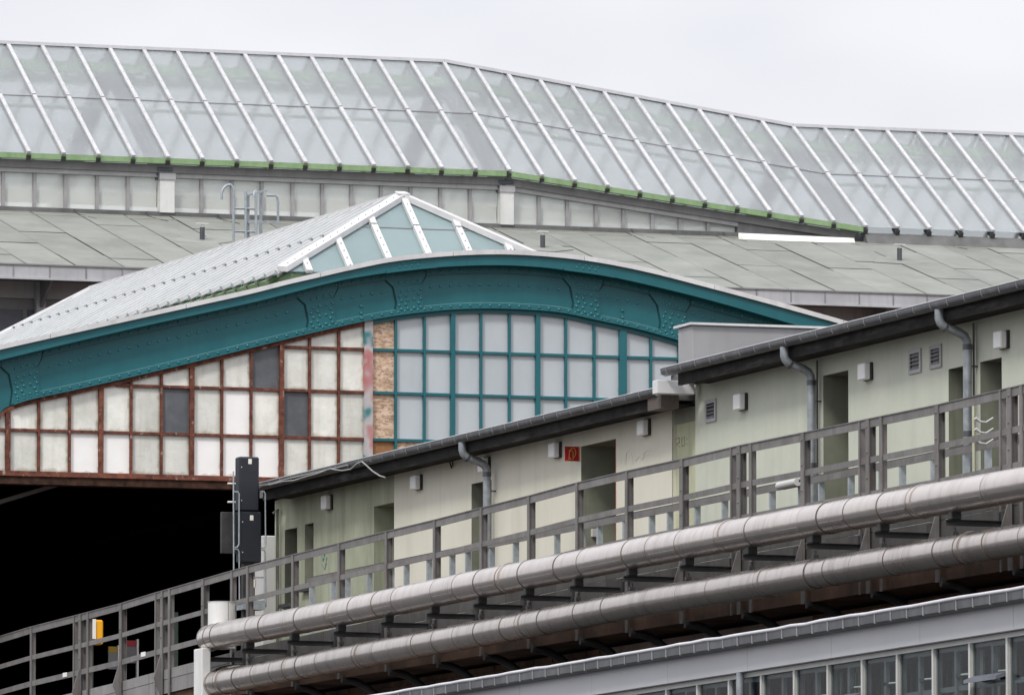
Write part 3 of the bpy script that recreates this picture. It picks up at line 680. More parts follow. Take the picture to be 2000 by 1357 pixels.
MB().box(GX0, GX1, YG-.05, YG+.10, ZBOT-.075, ZBOT-.002).build('sill_beam', 'rust', train)
MB().box(GX0, GX1, YG-.02, YG+.3, ZBOT-.19, ZBOT-.078).build('sill_girder', 'rust_dark', train)
# body of the hall
YBK = 163.0
MB().band(Xall, lambda x: zC(x)-.09, lambda x: zC(x)-.25, YG+.35, YBK).build('barrel_roof', 'felt_dark', train)
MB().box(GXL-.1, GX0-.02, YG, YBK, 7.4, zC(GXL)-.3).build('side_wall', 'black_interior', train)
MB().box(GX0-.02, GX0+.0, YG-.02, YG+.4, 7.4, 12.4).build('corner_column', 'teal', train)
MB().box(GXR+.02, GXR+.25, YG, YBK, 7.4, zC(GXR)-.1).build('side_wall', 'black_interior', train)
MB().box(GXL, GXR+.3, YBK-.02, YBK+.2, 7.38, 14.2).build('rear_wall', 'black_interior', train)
MB().beam(onY(-20, 990, YG+1.2), onY(140, 942, YG+1.2), .07, .06).build('interior_brace', 'grey_paint', train)
# pyramid-ended lantern on the train hall
YB = 119.6; LXL = 37.118; LXA = 39.487; LXR = 2*LXA-LXL; LZB = 14.075; YA = 121.273; LZA = 15.41; YEND = 138.0; LZA2 = 15.56
HWID = LXA-LXL
lan = bpy.data.objects.new('x', None); bpy.data.objects.remove(lan)
def fr(x, t, lift=0):                       # front glass face
    n = Vector((0, -(LZA-LZB), YA-YB)).normalized(); return Vector((x, YB+(YA-YB)*t, LZB+(LZA-LZB)*t))+n*lift
nFr = Vector((0, -(LZA-LZB), YA-YB)).normalized()
def zrid(y): return LZA+(LZA2-LZA)*(y-YA)/(YEND-YA)
def sl(y, s, side=-1, lift=0):              # side slope: s=0 eaves, 1 ridge
    zr = zrid(y); zb = LZB+(zr-LZA)
    n = Vector((side*(zr-zb), 0, HWID)).normalized()
    return Vector((LXA+side*HWID*(1-s), y, zb+(zr-zb)*s))+n*lift
def smax(y): return max(0, min(1, (y-YB)/(YA-YB), (YEND+(YA-YB)-y)/(YA-YB)))
bars = [LXA+.665*k for k in range(-3, 4)]
edges = [LXL]+bars+[LXR]
TS = .60
for i in range(len(edges)-1):
    x0, x1 = edges[i], edges[i+1]
    tm = lambda x: 1-abs(x-LXA)/HWID
    for (ta, tb) in ((0, TS), (TS, 1.01)):
        if max(tm(x0), tm(x1)) <= ta+.01: continue
        P = []; n_ = 8; X_ = [x0+(x1-x0)*k/n_ for k in range(n_+1)]
        lo = [(x_, ta) for x_ in X_ if tm(x_) >= ta]; hi = [(x_, min(tb, tm(x_))) for x_ in X_ if tm(x_) >= ta]
        if len(lo) < 2: continue
        P = [fr(*p) for p in lo]+[fr(*p) for p in reversed(hi) if p[1] > ta+.001]
        if len(P) < 3: continue
        MB().prism(P, nFr*.012).build('lantern_pane', 'lantern_glass', train)
for b in bars:
    tm = 1-abs(b-LXA)/HWID
    MB().beam(fr(b, -.02), fr(b, min(tm, TS)), .098, .06, nFr, .014).build('lantern_bar', 'white_bar_near', train)
    if tm > TS+.02: MB().beam(fr(b, TS+.012), fr(b, tm), .098, .06, nFr, .018).build('lantern_bar', 'white_bar_near', train)
sc = MB()
for b in bars:
    tm = 1-abs(b-LXA)/HWID; k = 0
    while .06+.09*k < tm: sc.dome(fr(b, .06+.09*k, .078), nFr, .013, 5); k += 1
for k in range(16): sc.dome(Vector((LXL, YB-.02, LZB)).lerp(Vector((LXA, YA, LZA)), .03+.06*k)+Vector((-.02,-.045,.085)), (-.3,-.5,1), .013, 5)
sc.build('bar_screws', 'grey_paint', train, kind='stuff')
MB().beam(fr(LXL+HWID*TS, TS, .012), fr(LXR-HWID*TS, TS, .012), .02, .01, nFr).build('glass_joint', 'grey_paint', train)
for side in (-1, 1):
    nS = Vector((side*(LZA-LZB), 0, HWID)).normalized()
    y = YB+.12; ys = []
    while y < YEND+1.6: ys.append(y); y += .56
    for i, y in enumerate(ys):
        sm_ = smax(y)
        if sm_ < .06: continue
        for (s0, s1, l) in ((-.025, min(.50, sm_), .016), (.508, min(sm_, .992), .024)):
            if s1-s0 < .03: continue
            MB().beam(sl(y, s0, side), sl(y, s1, side), .10, .066, nS, l).build('lantern_bar', 'white_bar_near', train)
            if s0 > .4: MB().beam(sl(y, s0-.012, side), sl(y, s0-.001, side), .11, .07, nS, l).build('bar_joint', 'grey_paint', train)
        MB().beam(sl(y, -.03, side), sl(y, .0, side), .05, .03, nS, -.02).build('rafter_foot', 'grey_paint', train)
        if i+1 < len(ys):
            y1 = ys[i+1]
            for (s0, s1, l) in ((0, .51, 0), (.505, 1, .006)):
                sa, sb = min(s1, smax(y)), min(s1, smax(y1))
                if min(sa, sb) <= s0: continue
                MB().prism([sl(y+.02, s0, side, l), sl(y1-.02, s0, side, l), sl(y1-.02, sb, side, l), sl(y+.02, sa, side, l)], nS*.008).build('lantern_pane', 'lantern_glass', train)
    MB().beam(Vector((LXA+side*(HWID+.03), YB-.02, LZB-.01)), Vector((LXA, YA, LZA-.01)), .17, .085, (side*.3,-.4,1), .01).build('hip_cap', 'white_bar_near', train)
    MB().beam(Vector((LXA+side*(HWID+.03), YEND+YA-YB, LZB+LZA2-LZA)), Vector((LXA, YEND, LZA2)), .17, .085, (side*.3,.4,1), .0).build('hip_cap', 'white_bar_near', train)
    MB().box(LXA+side*(HWID-.12), LXA+side*(HWID-.2), YB+.15, YEND+1.5, 13.2, LZB-.02).build('lantern_curb', 'green_paint', train)
    for y in ys[1:-1]:
        MB().beam(sl(y+.28, -.02, side, -.03), sl(y+.28, .15, side, -.03), .50, .06, nS, -.06).build('curb_board', 'green_paint', train)
MB().box(LXL+.12, LXR-.12, YB+.06, YB+.14, 13.3, LZB-.015).build('lantern_curb', 'green_paint', train)
MB().beam((LXA, YA-.05, LZA+.02), (LXA, YEND+.05, LZA2+.02), .2, .06).build('ridge_cap', 'white_bar_near', train)
MB().prism([(LXA-.09, YA-.12, LZA+.045), (LXA+.09, YA-.12, LZA+.045), (LXA+.08, YA+.1, LZA+.10), (LXA-.08, YA+.1, LZA+.10)], (0,0,.02)).build('apex_cap', 'ridge_metal', train)
MB().box(LXL+.3, LXR-.3, YB+.3, YEND+1, 13.35, 13.4).build('lantern_bounce_floor', 'cabinet_grey', train)

# ================================================================== VIADUCT
DECK = 7.4; XRL = 32.2; XWALL = 32.85
via = thing('railway_viaduct', 'old brick railway viaduct with steel edge plates behind the two pipes', 'viaduct', (40, 100, 0))
MB().box(XRL+.08, 75, 60, 166, DECK-.28, DECK).build('deck', 'sooty_brick', via)
MB().box(XWALL, 74, 60, 166, 0, DECK-.33).build('masonry', 'sooty_brick', via)

# ================================================================== PLATFORM BUILDINGS
XW = 34.7; XG = 34.25; DEP = .55
def wall_mesh(y0, y1, z0, z1, holes):
    """outer skin on x = XW with reveals; holes = (ya, yb, za, zb, depth)"""
    mb = MB(); ysp = sorted({y0, y1, *[h[0] for h in holes], *[h[1] for h in holes]})
    for a, b in zip(ysp, ysp[1:]):
        z = z0; hs = sorted([h for h in holes if h[0] <= a+1e-6 and h[1] >= b-1e-6], key=lambda h: h[2])
        for h in hs:
            if h[2] > z: mb.add([(XW,a,z),(XW,a,h[2]),(XW,b,h[2]),(XW,b,z)], [(0,1,2,3)])
            z = h[3]
        if z < z1: mb.add([(XW,a,z),(XW,a,z1),(XW,b,z1),(XW,b,z)], [(0,1,2,3)])
    return mb
def opening(par, h, m='jamb_olive', door='jamb_olive', edge=None):
    ya, yb, za, zb, dp = h
    mb = MB()
    mb.box(XW+.002, XW+dp, yb, yb+.12, za, zb).box(XW+.002, XW+dp, ya-.12, ya, za, zb).box(XW+.002, XW+dp, ya-.12, yb+.12, zb, zb+.12)
    dr = mb.build('reveal', m, par)
    d_ = MB().box(XW+dp, XW+dp+.05, ya, yb, za, zb).build('door', door, par)
    MB().box(XW+dp-.03, XW+dp-.001, ya+.08, ya+.10, za+1.0, za+1.13).build('handle', 'galvanised', d_)
    if edge: MB().box(XW-.004, XW+.02, ya-.004, ya+.012, za, zb).build('door_edge', edge, par)
def hole(pl, pr, px, py, zb=None, dp=DEP):
    return (Yat(pr, XW), Yat(pl, XW), zb if zb is not None else DECK+.02, onX(px, py, XW).z, dp)
Y_LOW0, Y_LOW1 = Yat(1358, XW), Yat(541, XW)
low = thing('platform_building', 'low platform building with cream rendered wall and dark weathered eaves board', 'building', ((XW+38)/2, (Y_LOW0+Y_LOW1)/2, DECK))
ZGL, ZGT = 10.29, 10.506
h1, h2 = hole(557,581,569,1032, onX(569,1178,XW).z, .3), hole(596,613,604,1022, onX(604,1147,XW).z, .3)
h3 = hole(731,770,731,989); h4 = hole(921,960,921,945); h5 = hole(1135,1203,1135,872)
YC = Yat(770, XW)+.0
ZWT = ZGL-.16
wall_mesh(YC, Y_LOW1, DECK, ZWT, [h1, h2, (YC, h3[1], h3[2], h3[3], DEP)]).build('wall', 'wall_olive', low, 'dull olive stained stretch of wall')
Y13 = Yat(1313, XW)
wall_mesh(Y13, YC, DECK, ZWT, [h4, h5]).build('wall', 'wall_cream', low)
MB().box(XW+.05, XW+.3, Y_LOW0, Y13, DECK, ZWT+.2).build('wall', 'wall_yellow_green', low, 'narrow yellow green strip of wall')
MB().box(XW+.03, XW+.049, Y_LOW0+.01, Y13-.01, onX(1335,824,XW).z, ZWT+.1).build('wall_patch', 'wall_grey_green', low)
MB().box(XW+.01, XW+.3, Y13, Y13+.02, DECK, ZWT).build('wall_corner', 'wall_cream', low)
for h in (h1, h2): 
    opening(low, h, door='black_plastic')
    MB().box(XW-.08, XW+.05, h[0]-.05, h[1]+.05, h[2]-.05, h[2]).build('sill', 'dark_steel', low)
opening(low, h3, 'wall_olive', 'jamb_olive'); opening(low, h4); opening(low, h5, edge='red_edge')
MB().box(XW-.2, 38.3, Y_LOW0+.05, Y_LOW1+.15, ZGL-.13, ZGL-.03).build('roof', 'felt_dark', low)
MB().box(37.9, 38.1, Y_LOW0, Y_LOW1, DECK, ZWT).build('rear_wall', 'wall_cream', low)
MB().box(XW+.02, 37.9, Y_LOW1, Y_LOW1+.15, DECK, ZWT).build('end_wall', 'wall_olive', low)
tall = thing('taller_platform_building', 'taller platform building with pale green wall and louvred vents under its gutter', 'building', ((XW+38)/2, 88, DECK))
Y_T0, Y_T1 = Yat(2180, XW), Y_LOW0
h6 = hole(1608,1657,1608,734); h7 = hole(1853,1897,1853,721); h8 = hole(1915,1957,1915,707, None, .24)
ZWT2 = ZGT-.16
wall_mesh(Y_T0, Y_T1, DECK, ZWT2, [h6, h7, h8]).build('wall', 'wall_green', tall)
MB().box(XW+.01, 37.9, Y_T1-.15, Y_T1-.002, DECK, ZWT2).build('end_wall', 'wall_green', tall)
MB().box(37.9, 38.1, Y_T0, Y_T1, DECK, ZWT2).build('rear_wall', 'wall_green', tall)
for h in (h6, h7): opening(tall, h)
opening(tall, h8, door='dark_grey')
MB().box(XW-.2, 38.3, Y_T0, Y_T1+.3, ZGT-.13, ZGT-.03).build('roof', 'felt_dark', tall)
def louvre(par, pl, pr, yt, yb):
    ya, yb_ = Yat(pr, XW), Yat(pl, XW); pc = (pl+pr)/2; z1 = onX(pc, yt+2, XW).z; z0 = onX(pc, yb-2, XW).z
    f_ = MB(); b = .045
    f_.box(XW-.02, XW-.001, ya, yb_, z1-b, z1).box(XW-.02, XW-.001, ya, yb_, z0, z0+b).box(XW-.02, XW-.001, ya, ya+b, z0+b, z1-b).box(XW-.02, XW-.001, yb_-b, yb_, z0+b, z1-b)
    o = f_.build('louvre', 'light_grey_paint', par)
    MB().box(XW-.004, XW-.0015, ya+b, yb_-b, z0+b, z1-b).build('louvre_back', 'black_plastic', o)
    n = 4
    for k in range(n):
        z = z0+b+(z1-z0-2*b)*(k+.15)/n
        MB().prism([(XW-.03, ya+b, z), (XW-.006, ya+b, z+.010), (XW-.006, ya+b, z+.014), (XW-.03, ya+b, z+.007)], (0, yb_-ya-2*b, 0)).build('slat', 'light_grey_paint', o)
louvre(tall, 1379, 1400, 778, 826); louvre(tall, 1777, 1801, 680, 731); louvre(tall, 1818, 1841, 671, 721)

def gutter(par, y0, y1, zt, fas_y1):
    r = .062
    y = y0
    while y < y1-.05:
        ye = min(y+.5, y1)
        prof = [(XG+.062, zt-.008)]+[(XG-math.cos(a)*r*-1 if False else XG+math.cos(math.pi+a)*r*-1*-1, 0) for a in ()]
        pr = [(XG+r*math.cos(a), zt-.028+r*math.sin(a)) for a in [math.pi+math.pi*k/8 for k in range(9)]]
        pr = [(XG-r, zt)]+pr+[(XG+r, zt)]
        inn = [(XG+(x_-XG)*.9, z_+.006 if z_ < zt-.001 else z_) for x_, z_ in pr]
        V = []; n = len(pr)
        for yy in (y+.004, ye-.004):
            V += [(x_, yy, z_) for x_, z_ in pr]; V += [(x_, yy, z_) for x_, z_ in inn]
        Fc = []
        for k in range(n-1):
            Fc += [(k+1, k, 2*n+k, 2*n+k+1), (n+k, n+k+1, 3*n+k+1, 3*n+k), (k, k+1, n+k+1, n+k), (2*n+k+1, 2*n+k, 3*n+k, 3*n+k+1)]
        Fc += [(0, n, 3*n, 2*n), (2*n-1, n-1, 3*n-1, 4*n-1)]
        MB().add(V, Fc).build('gutter_length', 'zinc_dark', par)
        cl_ = MB().tube([(XG-r-.002, ye, zt+.004), (XG-r-.001, ye, zt-.045), (XG-r*.7, ye, zt-.074)], .004, 4)
        cl_.build('gutter_clip', 'lip_metal', par)
        y = ye
    MB().tube([(XG-r+.002, y0, zt+.004), (XG-r+.002, y1, zt+.004)], .010, 6).build('gutter_lip', 'lip_metal', par)
    MB().box(XG+.066, XG+.11, y0-.0, fas_y1, zt-.215, zt-.03).build('eaves_board', 'fascia_wood', par)
    MB().box(XG+.112, XW+.05, y0+.02, fas_y1-.02, zt-.185, zt-.165).build('soffit_board', 'fascia_wood', par)
ylf = Yat(1285, XG); yle = Yat(505, XG)
gutter(low, ylf, yle, ZGL, yle)
ye_ = Yat(1292, XG+.07)
yw_ = ylf-.12
wa, wb = onY(1291, 797, yw_), onY(1326, 771, yw_)
MB().box(wa.x, wb.x, yw_, ylf+.35, wa.z, wb.z).build('eaves_board_end', 'wood_end', low)
fa, fb = onY(1283, 768, ylf-.3), onY(1357, 744, ylf-.3)
MB().bev(fa.x, fb.x, ylf-.3, ylf-.14, fa.z, fb.z, .006).build('end_flashing', 'zinc_pale', low)
ytf = Yat(1300, XG)
gutter(tall, Y_T0, ytf, ZGT, Yat(1325, XG+.07))
# zinc clad parapet block at the roof step
YP = Y_T1+.28
pbx0 = Xat(1352, YP); pz = onY(1450, 633, YP).z
par_o = MB().bev(pbx0, 38.2, YP, YP+.5, ZGT-.02, pz-.03, .012).build('parapet_block', 'zinc_grey', tall)
MB().box(pbx0-.04, 38.24, YP-.05, YP+.55, pz-.028, pz).build('parapet_cap', 'zinc_pale', par_o)
MB().prism([(pbx0-.32, YP-.12, ZGT-.0), (pbx0+.02, YP-.12, ZGT+.0), (pbx0+.02, YP-.01, ZGT+.16)], (0, .4, 0)).build('parapet_flashing', 'zinc_dark', par_o)

def downpipe(par, pxv, pyg):
    yv = Yat(pxv, XW-.12); xo = XW-.12
    zt = (ZGT if par is tall else ZGL)-.085
    pts = [(XG, yv, zt), (XG, yv, zt-.10), (XG+.015, yv, zt-.145), (XG+.05, yv, zt-.18), (xo-.09, yv, zt-.25), (xo-.035, yv, zt-.28), (xo-.006, yv, zt-.33), (xo, yv, zt-.40), (xo, yv, DECK)]
    d_ = MB().tube(pts, .05, 14).build('downpipe', 'zinc_pipe', par)
    for z in (zt-.40, zt-1.35): MB().tube([(xo, yv, z-.03), (xo, yv, z+.03)], .056, 14).build('pipe_collar', 'zinc_dark', d_)
    MB().tube([(XG+.06, yv, zt-.188), (XG+.085, yv, zt-.206)], .055, 14).build('pipe_collar', 'zinc_dark', d_)
    MB().box(xo, XW-.002, yv-.01, yv+.01, zt-.62, zt-.60).build('pipe_bracket', 'zinc_dark', d_)
downpipe(low, 951, 868); downpipe(tall, 1585, 680); downpipe(tall, 1890, 605)
# conduit beside the downpipe
for px in (1596, 1902):
    yv = Yat(px, XW-.03); MB().tube([(XW-.03, yv, DECK), (XW-.03, yv, ZGT-.22)], .013, 6).build('conduit', 'rail_steel', tall)
yv = Yat(543, XW-.05); MB().tube([(XW-.05, yv, DECK), (XW-.05, yv, ZGL-.3), (XW-.12, yv, ZGL-.36)], .02, 6).build('conduit', 'rail_steel', low)
# loose cable looping along the far gutter
pts = []
for p in [(505,948),(530,946),(552,940),(575,938),(600,930),(622,924),(645,915),(655,917),(668,919),(685,916),(698,905),(707,901),(715,908),(728,920),(742,929),(752,932)]:
    pts.append(onX(p[0], p[1], XG-.085))
MB().tube(pts, .011, 6).build('loose_cable', 'cable_grey', low)
pts = [onX(p[0], p[1], XG-.08) for p in [(500,953),(560,935),(620,922),(680,908)]]
MB().tube(pts, .009, 6).build('loose_cable', 'cable_grey', low)
# wall hook under the eaves
q = onX(880, 905, XW-.02); MB().tube([(XW, q.y, q.z+.12), (XW-.03, q.y, q.z+.02), (XW-.03, q.y-.06, q.z-.06), (XW-.03, q.y-.12, q.z-.02), (XW-.03, q.y-.1, q.z+.04)], .01, 6).build('wall_hook', 'dark_steel', low)
# faint scrawls on the render
def scrawl(par, m, px, py, pts, s=1, r=.012):
    o = onX(px, py, XW); mb = MB()
    for L_ in pts:
        mb.tube([(XW-.001, o.y-x_*s, o.z+z_*s) for x_, z_ in L_], r, 4)
    mb.build('graffiti_scrawl', m, par)
mat('scrawl_brown', (.38,.36,.25), rough=.9); mat('scrawl_grey', (.585,.585,.51), rough=.9); mat('scrawl_green', (.12,.25,.2), rough=.9)
oq = onX(1319, 866, XW+.05)
mb = MB()
for L_ in ([(0,-.08),(.02,.08),(.2,.1),(.22,0),(.05,-.01),(.24,-.09)], [(.34,-.08),(.33,.08),(.46,.09),(.48,-.07),(.34,-.08)], [(.58,.05),(.6,.03)], [(.58,-.05),(.6,-.07)]):
    mb.tube([(XW+.049, oq.y-x_*.7, oq.z+z_*.62) for x_, z_ in L_], .007, 4)
mb.build('graffiti_scrawl', 'scrawl_brown', low)
scrawl(low, 'scrawl_grey', 1222, 895, [[(0,-.1),(.05,.08),(.2,.12),(.32,-.02),(.34,-.12)], [(.45,-.08),(.6,-.02),(.75,-.08),(.9,0),(1.1,-.05)], [(.8,-.0),(.95,.05),(1.2,.03)]], .8, .004)
scrawl(low, 'scrawl_green', 628, 1090, [[(0,.1),(.1,-.05),(.22,.1),(.3,-.12)], [(.0,-.1),(.2,-.2),(.32,.0)], [(.12,.2),(.16,-.02)]], .8, .008)

# wall lamps
LAMPS = [(626,982,'square white wall lamp on the olive wall beside two narrow windows'),
         (800,943,'square white wall lamp just past the edge of the olive wall stretch'),
         (932,909,'square white wall lamp half hidden behind the cream wall downpipe'),
         (1070,880,'square white wall lamp next to the red extinguisher sign'),
         (1243,836,'square white wall lamp under the broken end of the lower eaves board'),
         (1431,786,'square white wall lamp beside the single louvred vent'),
         (1674,727,'square white wall lamp above the green doorway near the pair of louvred vents'),
         (1939,665,'square white wall lamp above the doorway right of the swan neck downpipe')]
for pl, pc, lab in LAMPS:
    q = onX(pl, pc, XW-.105); y1 = q.y; y0 = y1-.225; z = q.z
    t = thing('wall_lamp', lab, 'lamp', (XW, (y0+y1)/2, z-.1), 'wall lamps along the platform buildings')
    MB().bev(XW-.028, XW, y0-.012, y1+.012, z-.1, z+.1, .006).build('lamp_base', 'black_plastic', t)
    MB().bev(XW-.105, XW-.0285, y0, y1, z-.095, z+.095, .012).build('lamp_cover', 'lamp_white', t)
# fire extinguisher flag sign
YS = h5[1]+.05; a = onY(1103, 900, YS); b = onY(1131.5, 872, YS)
sg = thing('extinguisher_sign', 'red flag sign with yellow fire extinguisher symbol beside a doorway', 'sign', (XW, YS, a.z))
MB().bev(a.x, XW+.0, YS, YS+.006, a.z, b.z, .002).build('sign_plate', 'sign_red', sg)
cxs, czs, u = (a.x+XW)/2, (a.z+b.z)/2, (b.z-a.z)
sy = MB()
def sline(pts, r=.0045): sy.tube([(cxs+x_*u, YS-.001, czs+z_*u) for x_, z_ in pts], r, 5)
sline([(-.24,-.38),(.06,-.38),(.06,.12),(-.02,.22),(-.12,.22),(-.2,.14),(-.24,-.38)])
sline([(-.1,.22),(-.1,.34),(.05,.40),(.2,.32),(.26,.1),(.2,-.12),(.08,-.3)]); sline([(-.1,.3),(-.26,.18)]); sline([(-.14,-.25),(-.14,-.36)])
sline([(-.49,-.49),(.49,-.49),(.49,.49)], .004)
sy.build('extinguisher_symbol', 'sign_yellow', sg)

# ================================================================== RAILING ALONG THE VIADUCT
RT_ = [(-60,1259),(0,1241),(59,1223),(145,1201),(234,1177.5),(304,1156),(396,1129.5),(480,1105),(570,1082),(660,1059.5),(753,1036.5),(847,1014),(938,990.5),(1031,967),(1125,941.5),(1222,918.5),(1329,895.5),(1442,869),(1566,844),(1694,817),(1828,789.5),(1971,756),(2120,720)]
RZ = sorted((Yat(p, XRL), onX(p, y, XRL).z) for p, y in RT_)
zr_ = lambda y: interp(RZ, y)
rail = thing('viaduct_railing', 'riveted dark steel railing along the viaduct edge above the pipes', 'railing', (XRL, 98, DECK))
yN, yF = RZ[0][0], RZ[-1][0]
posts = [(-25,'n'),(62,'n'),(145,'t'),(157,'r'),(172,'n'),(236,'r'),(304,'t'),(316,'r'),(331,'n'),(396,'r'),(452,'n'),(483,'p'),(571,'p'),(661,'p'),(753,'p'),(847,'p'),(938,'p'),(1031,'p'),(1125,'p'),(1222,'p'),(1329,'r'),(1426,'t'),(1441,'r'),(1464,'n'),(1566,'r'),(1677,'t'),(1693,'r'),(1719,'n'),(1828,'r'),(1952,'t'),(1970,'r'),(1993,'n'),(2090,'r')]
railpts = sorted({yN, yF, *[Yat(p, XRL) for p, _ in RT_]})
def run(name, off, hgt, thick, x0, m='rail_steel'):
    for a, b in zip(railpts, railpts[1:]):
        mb = MB()
        mb.add([(x0,a,zr_(a)-off-hgt),(x0+thick,a,zr_(a)-off-hgt),(x0+thick,a,zr_(a)-off),(x0,a,zr_(a)-off),(x0,b,zr_(b)-off-hgt),(x0+thick,b,zr_(b)-off-hgt),(x0+thick,b,zr_(b)-off),(x0,b,zr_(b)-off)],
               [(0,1,2,3),(7,6,5,4),(0,4,5,1),(1,5,6,2),(2,6,7,3),(3,7,4,0)]).build(name, m, rail)
run('top_rail', .012, .085, .012, XRL+.014); run('top_rail_flange', 0, .011, .085, XRL+.002)
run('middle_rail', .405, .065, .012, XRL+.014); run('lower_rail', .765, .075, .012, XRL+.014)
rb = MB()
for p, k in posts:
    y = Yat(p, XRL); zt = zr_(y)-.014; zb = DECK-.30
    mb = MB(); wd = {'p': .035, 'r': .05, 'n': .035, 't': .018}[k]
    mb.box(XRL, XRL+.012, y-wd, y+wd, zb, zt)                    # flange facing the street
    mb.box(XRL+.0125, XRL+.075, y-.006, y+.006, DECK, zt)     # web
    if k in 'rp': mb.box(XRL+.0755, XRL+.083, y-wd, y+wd, DECK, zt)
    mb.build('post', 'rail_steel', rail)
    if k == 'r':
        for j in range(5): rb.dome((XRL, y, zt-.07-.27*j), (-1,0,0), .016)
        MB().prism([(XRL-.001, y-.012, DECK+.42), (XRL-.10, y-.012, DECK+.1), (XRL-.001, y-.012, DECK-.15)], (0,.024,0)).build('post_bracket', 'rail_steel', rail)
rb.build('rivets', 'rail_steel', rail, kind='stuff')
# edge plates under the railing (belong to the viaduct)
yy = yN
while yy < yF:
    ye = min(yy+1.78, yF)
    for (t0, t1, xo) in ((1.06, 1.19, .03), (1.196, 1.38, .034)):
        MB().add([(XRL+xo+dx, y_, zr_(y_)-t) for y_ in (yy+.006, ye-.006) for dx in (0, .02) for t in (t1, t0)],
                 [(0,1,3,2),(4,6,7,5),(0,4,5,1),(2,3,7,6),(1,5,7,3),(0,2,6,4)]).build('edge_plate', 'skirt_steel' if yy > Yat(420, XRL) else 'skirt_shaded', via)
    yy = ye
# cantilever brackets under the walkway
pby = [Yat(p, XRL) for p, k in posts if k in 'rp' and p > 400]
for y in pby:
    pts = []
    for k in range(9):
        a = math.pi/2*k/8
        pts.append((XWALL+.02-(.62)*(1-math.sin(a)), y, DECK-.30-.62*(1-math.cos(a))))
    MB().tube(pts, .05, 7).build('curved_bracket', 'dark_steel', via)
# inner low barrier on the walkway
XI = 33.45
inn = thing('walkway_barrier', 'low galvanised walkway barrier standing just behind the riveted railing', 'barrier', (XI, 95, DECK))
zi = (onX(1577, 931, XI).z+onX(1901, 866, XI).z+onX(1232, 1001, XI).z)/3
y0, y1 = Yat(2100, XI), Yat(600, XI)
MB().box(XI, XI+.06, y0, y1, zi-.008, zi).build('barrier_rail', 'dark_steel', inn)
MB().box(XI, XI+.008, y0, y1, zi-.085, zi-.009).build('barrier_rail', 'rail_steel', inn)
y = y0
k = 0
while y < y1:
    MB().box(XI+.009, XI+.075, y, y+.05, DECK, zi-.009).build('barrier_post', 'galvanised', inn)
    y += .92 if k % 3 else .62; k += 1
# small things on the barrier and railing
q = onX(1440, 1400, XRL)

# ================================================================== PIPES
def pipe(name, label, X, pxpts, dia, m, end):
    C_ = sorted((Yat(p, X), onX(p, y, X).z) for p, y in pxpts)
    zc = lambda y: interp(C_, y)-dia/2
    r = dia/2
    t = thing(name, label, 'pipe', (X, 95, zc(95)))
    y = Yat(2120, X); ylast = Yat(end, X); k = 0
    while y < ylast:
        L_ = random.choice((.78, .82, .95, .55, 1.25, 1.5)); ye = min(y+L_, ylast)
        if ylast-ye < .3: ye = ylast
        rr = r+random.uniform(-.003, .003); n = 4
        pts = [(X+random.uniform(-.002,.002), y+.0+(ye-y)*j/n, zc(y+(ye-y)*j/n)) for j in range(n+1)]
        MB().tube(pts, rr, 32, False).build('jacket_length', m, t)
        if k % 1 == 0:
            c = random.choice((.002, .003, .0045)); w_ = random.choice((.006, .008, .014)); MB().tube([(X, ye-w_/2, zc(ye)), (X, ye+w_/2, zc(ye))], r+c, 32).build('jacket_seam', 'seam_dark' if k % 5 != 2 else 'tarnish', t)
        if k % 7 == 3: MB().tube([(X, ye-.14, zc(ye)), (X, ye-.1, zc(ye))], r+.013, 28).build('clamp_band', m, t)
        if m == 'pipe_metal' and k % 2 == 0:      # lapped seam low on the near side
            aa = math.radians(208); MB().beam((X+r*math.cos(aa), y+.05, zc(y)+r*math.sin(aa)), (X+r*math.cos(aa), ye-.05, zc(ye)+r*math.sin(aa)), .03, .008, (-.88,0,-.46)).build('lap_seam', m, t)
        y = ye; k += 1
    return t, zc, ylast
UP_T = [(2120,890),(2000,911.5),(1803,947),(1583,986.5),(1400,1021),(1269,1046),(1136,1073),(1000,1100),(900,1119.5),(846,1131.5),(637,1175),(480,1205.5),(390,1223)]
up_pipe, zcu, yu = pipe('insulated_pipe', 'upper fat metal clad pipe running in front of the railing feet', 31.7, UP_T, .335, 'pipe_metal', 421)
LO_T = [(2120,1000),(2000,1021),(1766,1061),(1583,1092),(1400,1124),(1269,1146),(1084,1182),(900,1217),(846,1227),(663,1262),(480,1298),(390,1315)]
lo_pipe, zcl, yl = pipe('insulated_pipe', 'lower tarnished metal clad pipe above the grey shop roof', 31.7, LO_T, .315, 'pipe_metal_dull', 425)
def elbow(par, pts, r, m, seg):
    pts = [Vector(p) for p in pts]; C = []
    for i in range(len(pts)-1):
        p0, p1, p2, p3 = pts[max(i-1,0)], pts[i], pts[i+1], pts[min(i+2, len(pts)-1)]
        for k in range(6):
            t = k/6; C.append(.5*((2*p1)+(p2-p0)*t+(2*p0-5*p1+4*p2-p3)*t*t+(3*p1-p0-3*p2+p3)*t**3))
    C.append(pts[-1])
    for i in range(0, len(C)-1, seg):
        MB().tube(C[i:i+seg+1], r+random.uniform(-.002,.003), 26).build('elbow_segment', m, par)
zu = zcu(yu)
elbow(up_pipe, [(31.7, yu-.02, zu), (31.7, yu+.2, zu-.01), (31.74, yu+.36, zu+.0), (31.86, yu+.46, zu+.03), (31.98, yu+.47, zu+.06)], .167, 'pipe_metal', 4)
ysb = Yat(434, 31.98); zsb = onX(434, 1175, 31.98).z
MB().tube([(31.98, ysb, zu-.12), (31.98, ysb, zsb-.004)], .178, 32).build('riser_jacket', 'white_paint', up_pipe)
MB().tube([(31.98, ysb, zsb-.003), (31.98, ysb, zsb+.004)], .184, 32).build('riser_lid', 'zinc_pale', up_pipe)
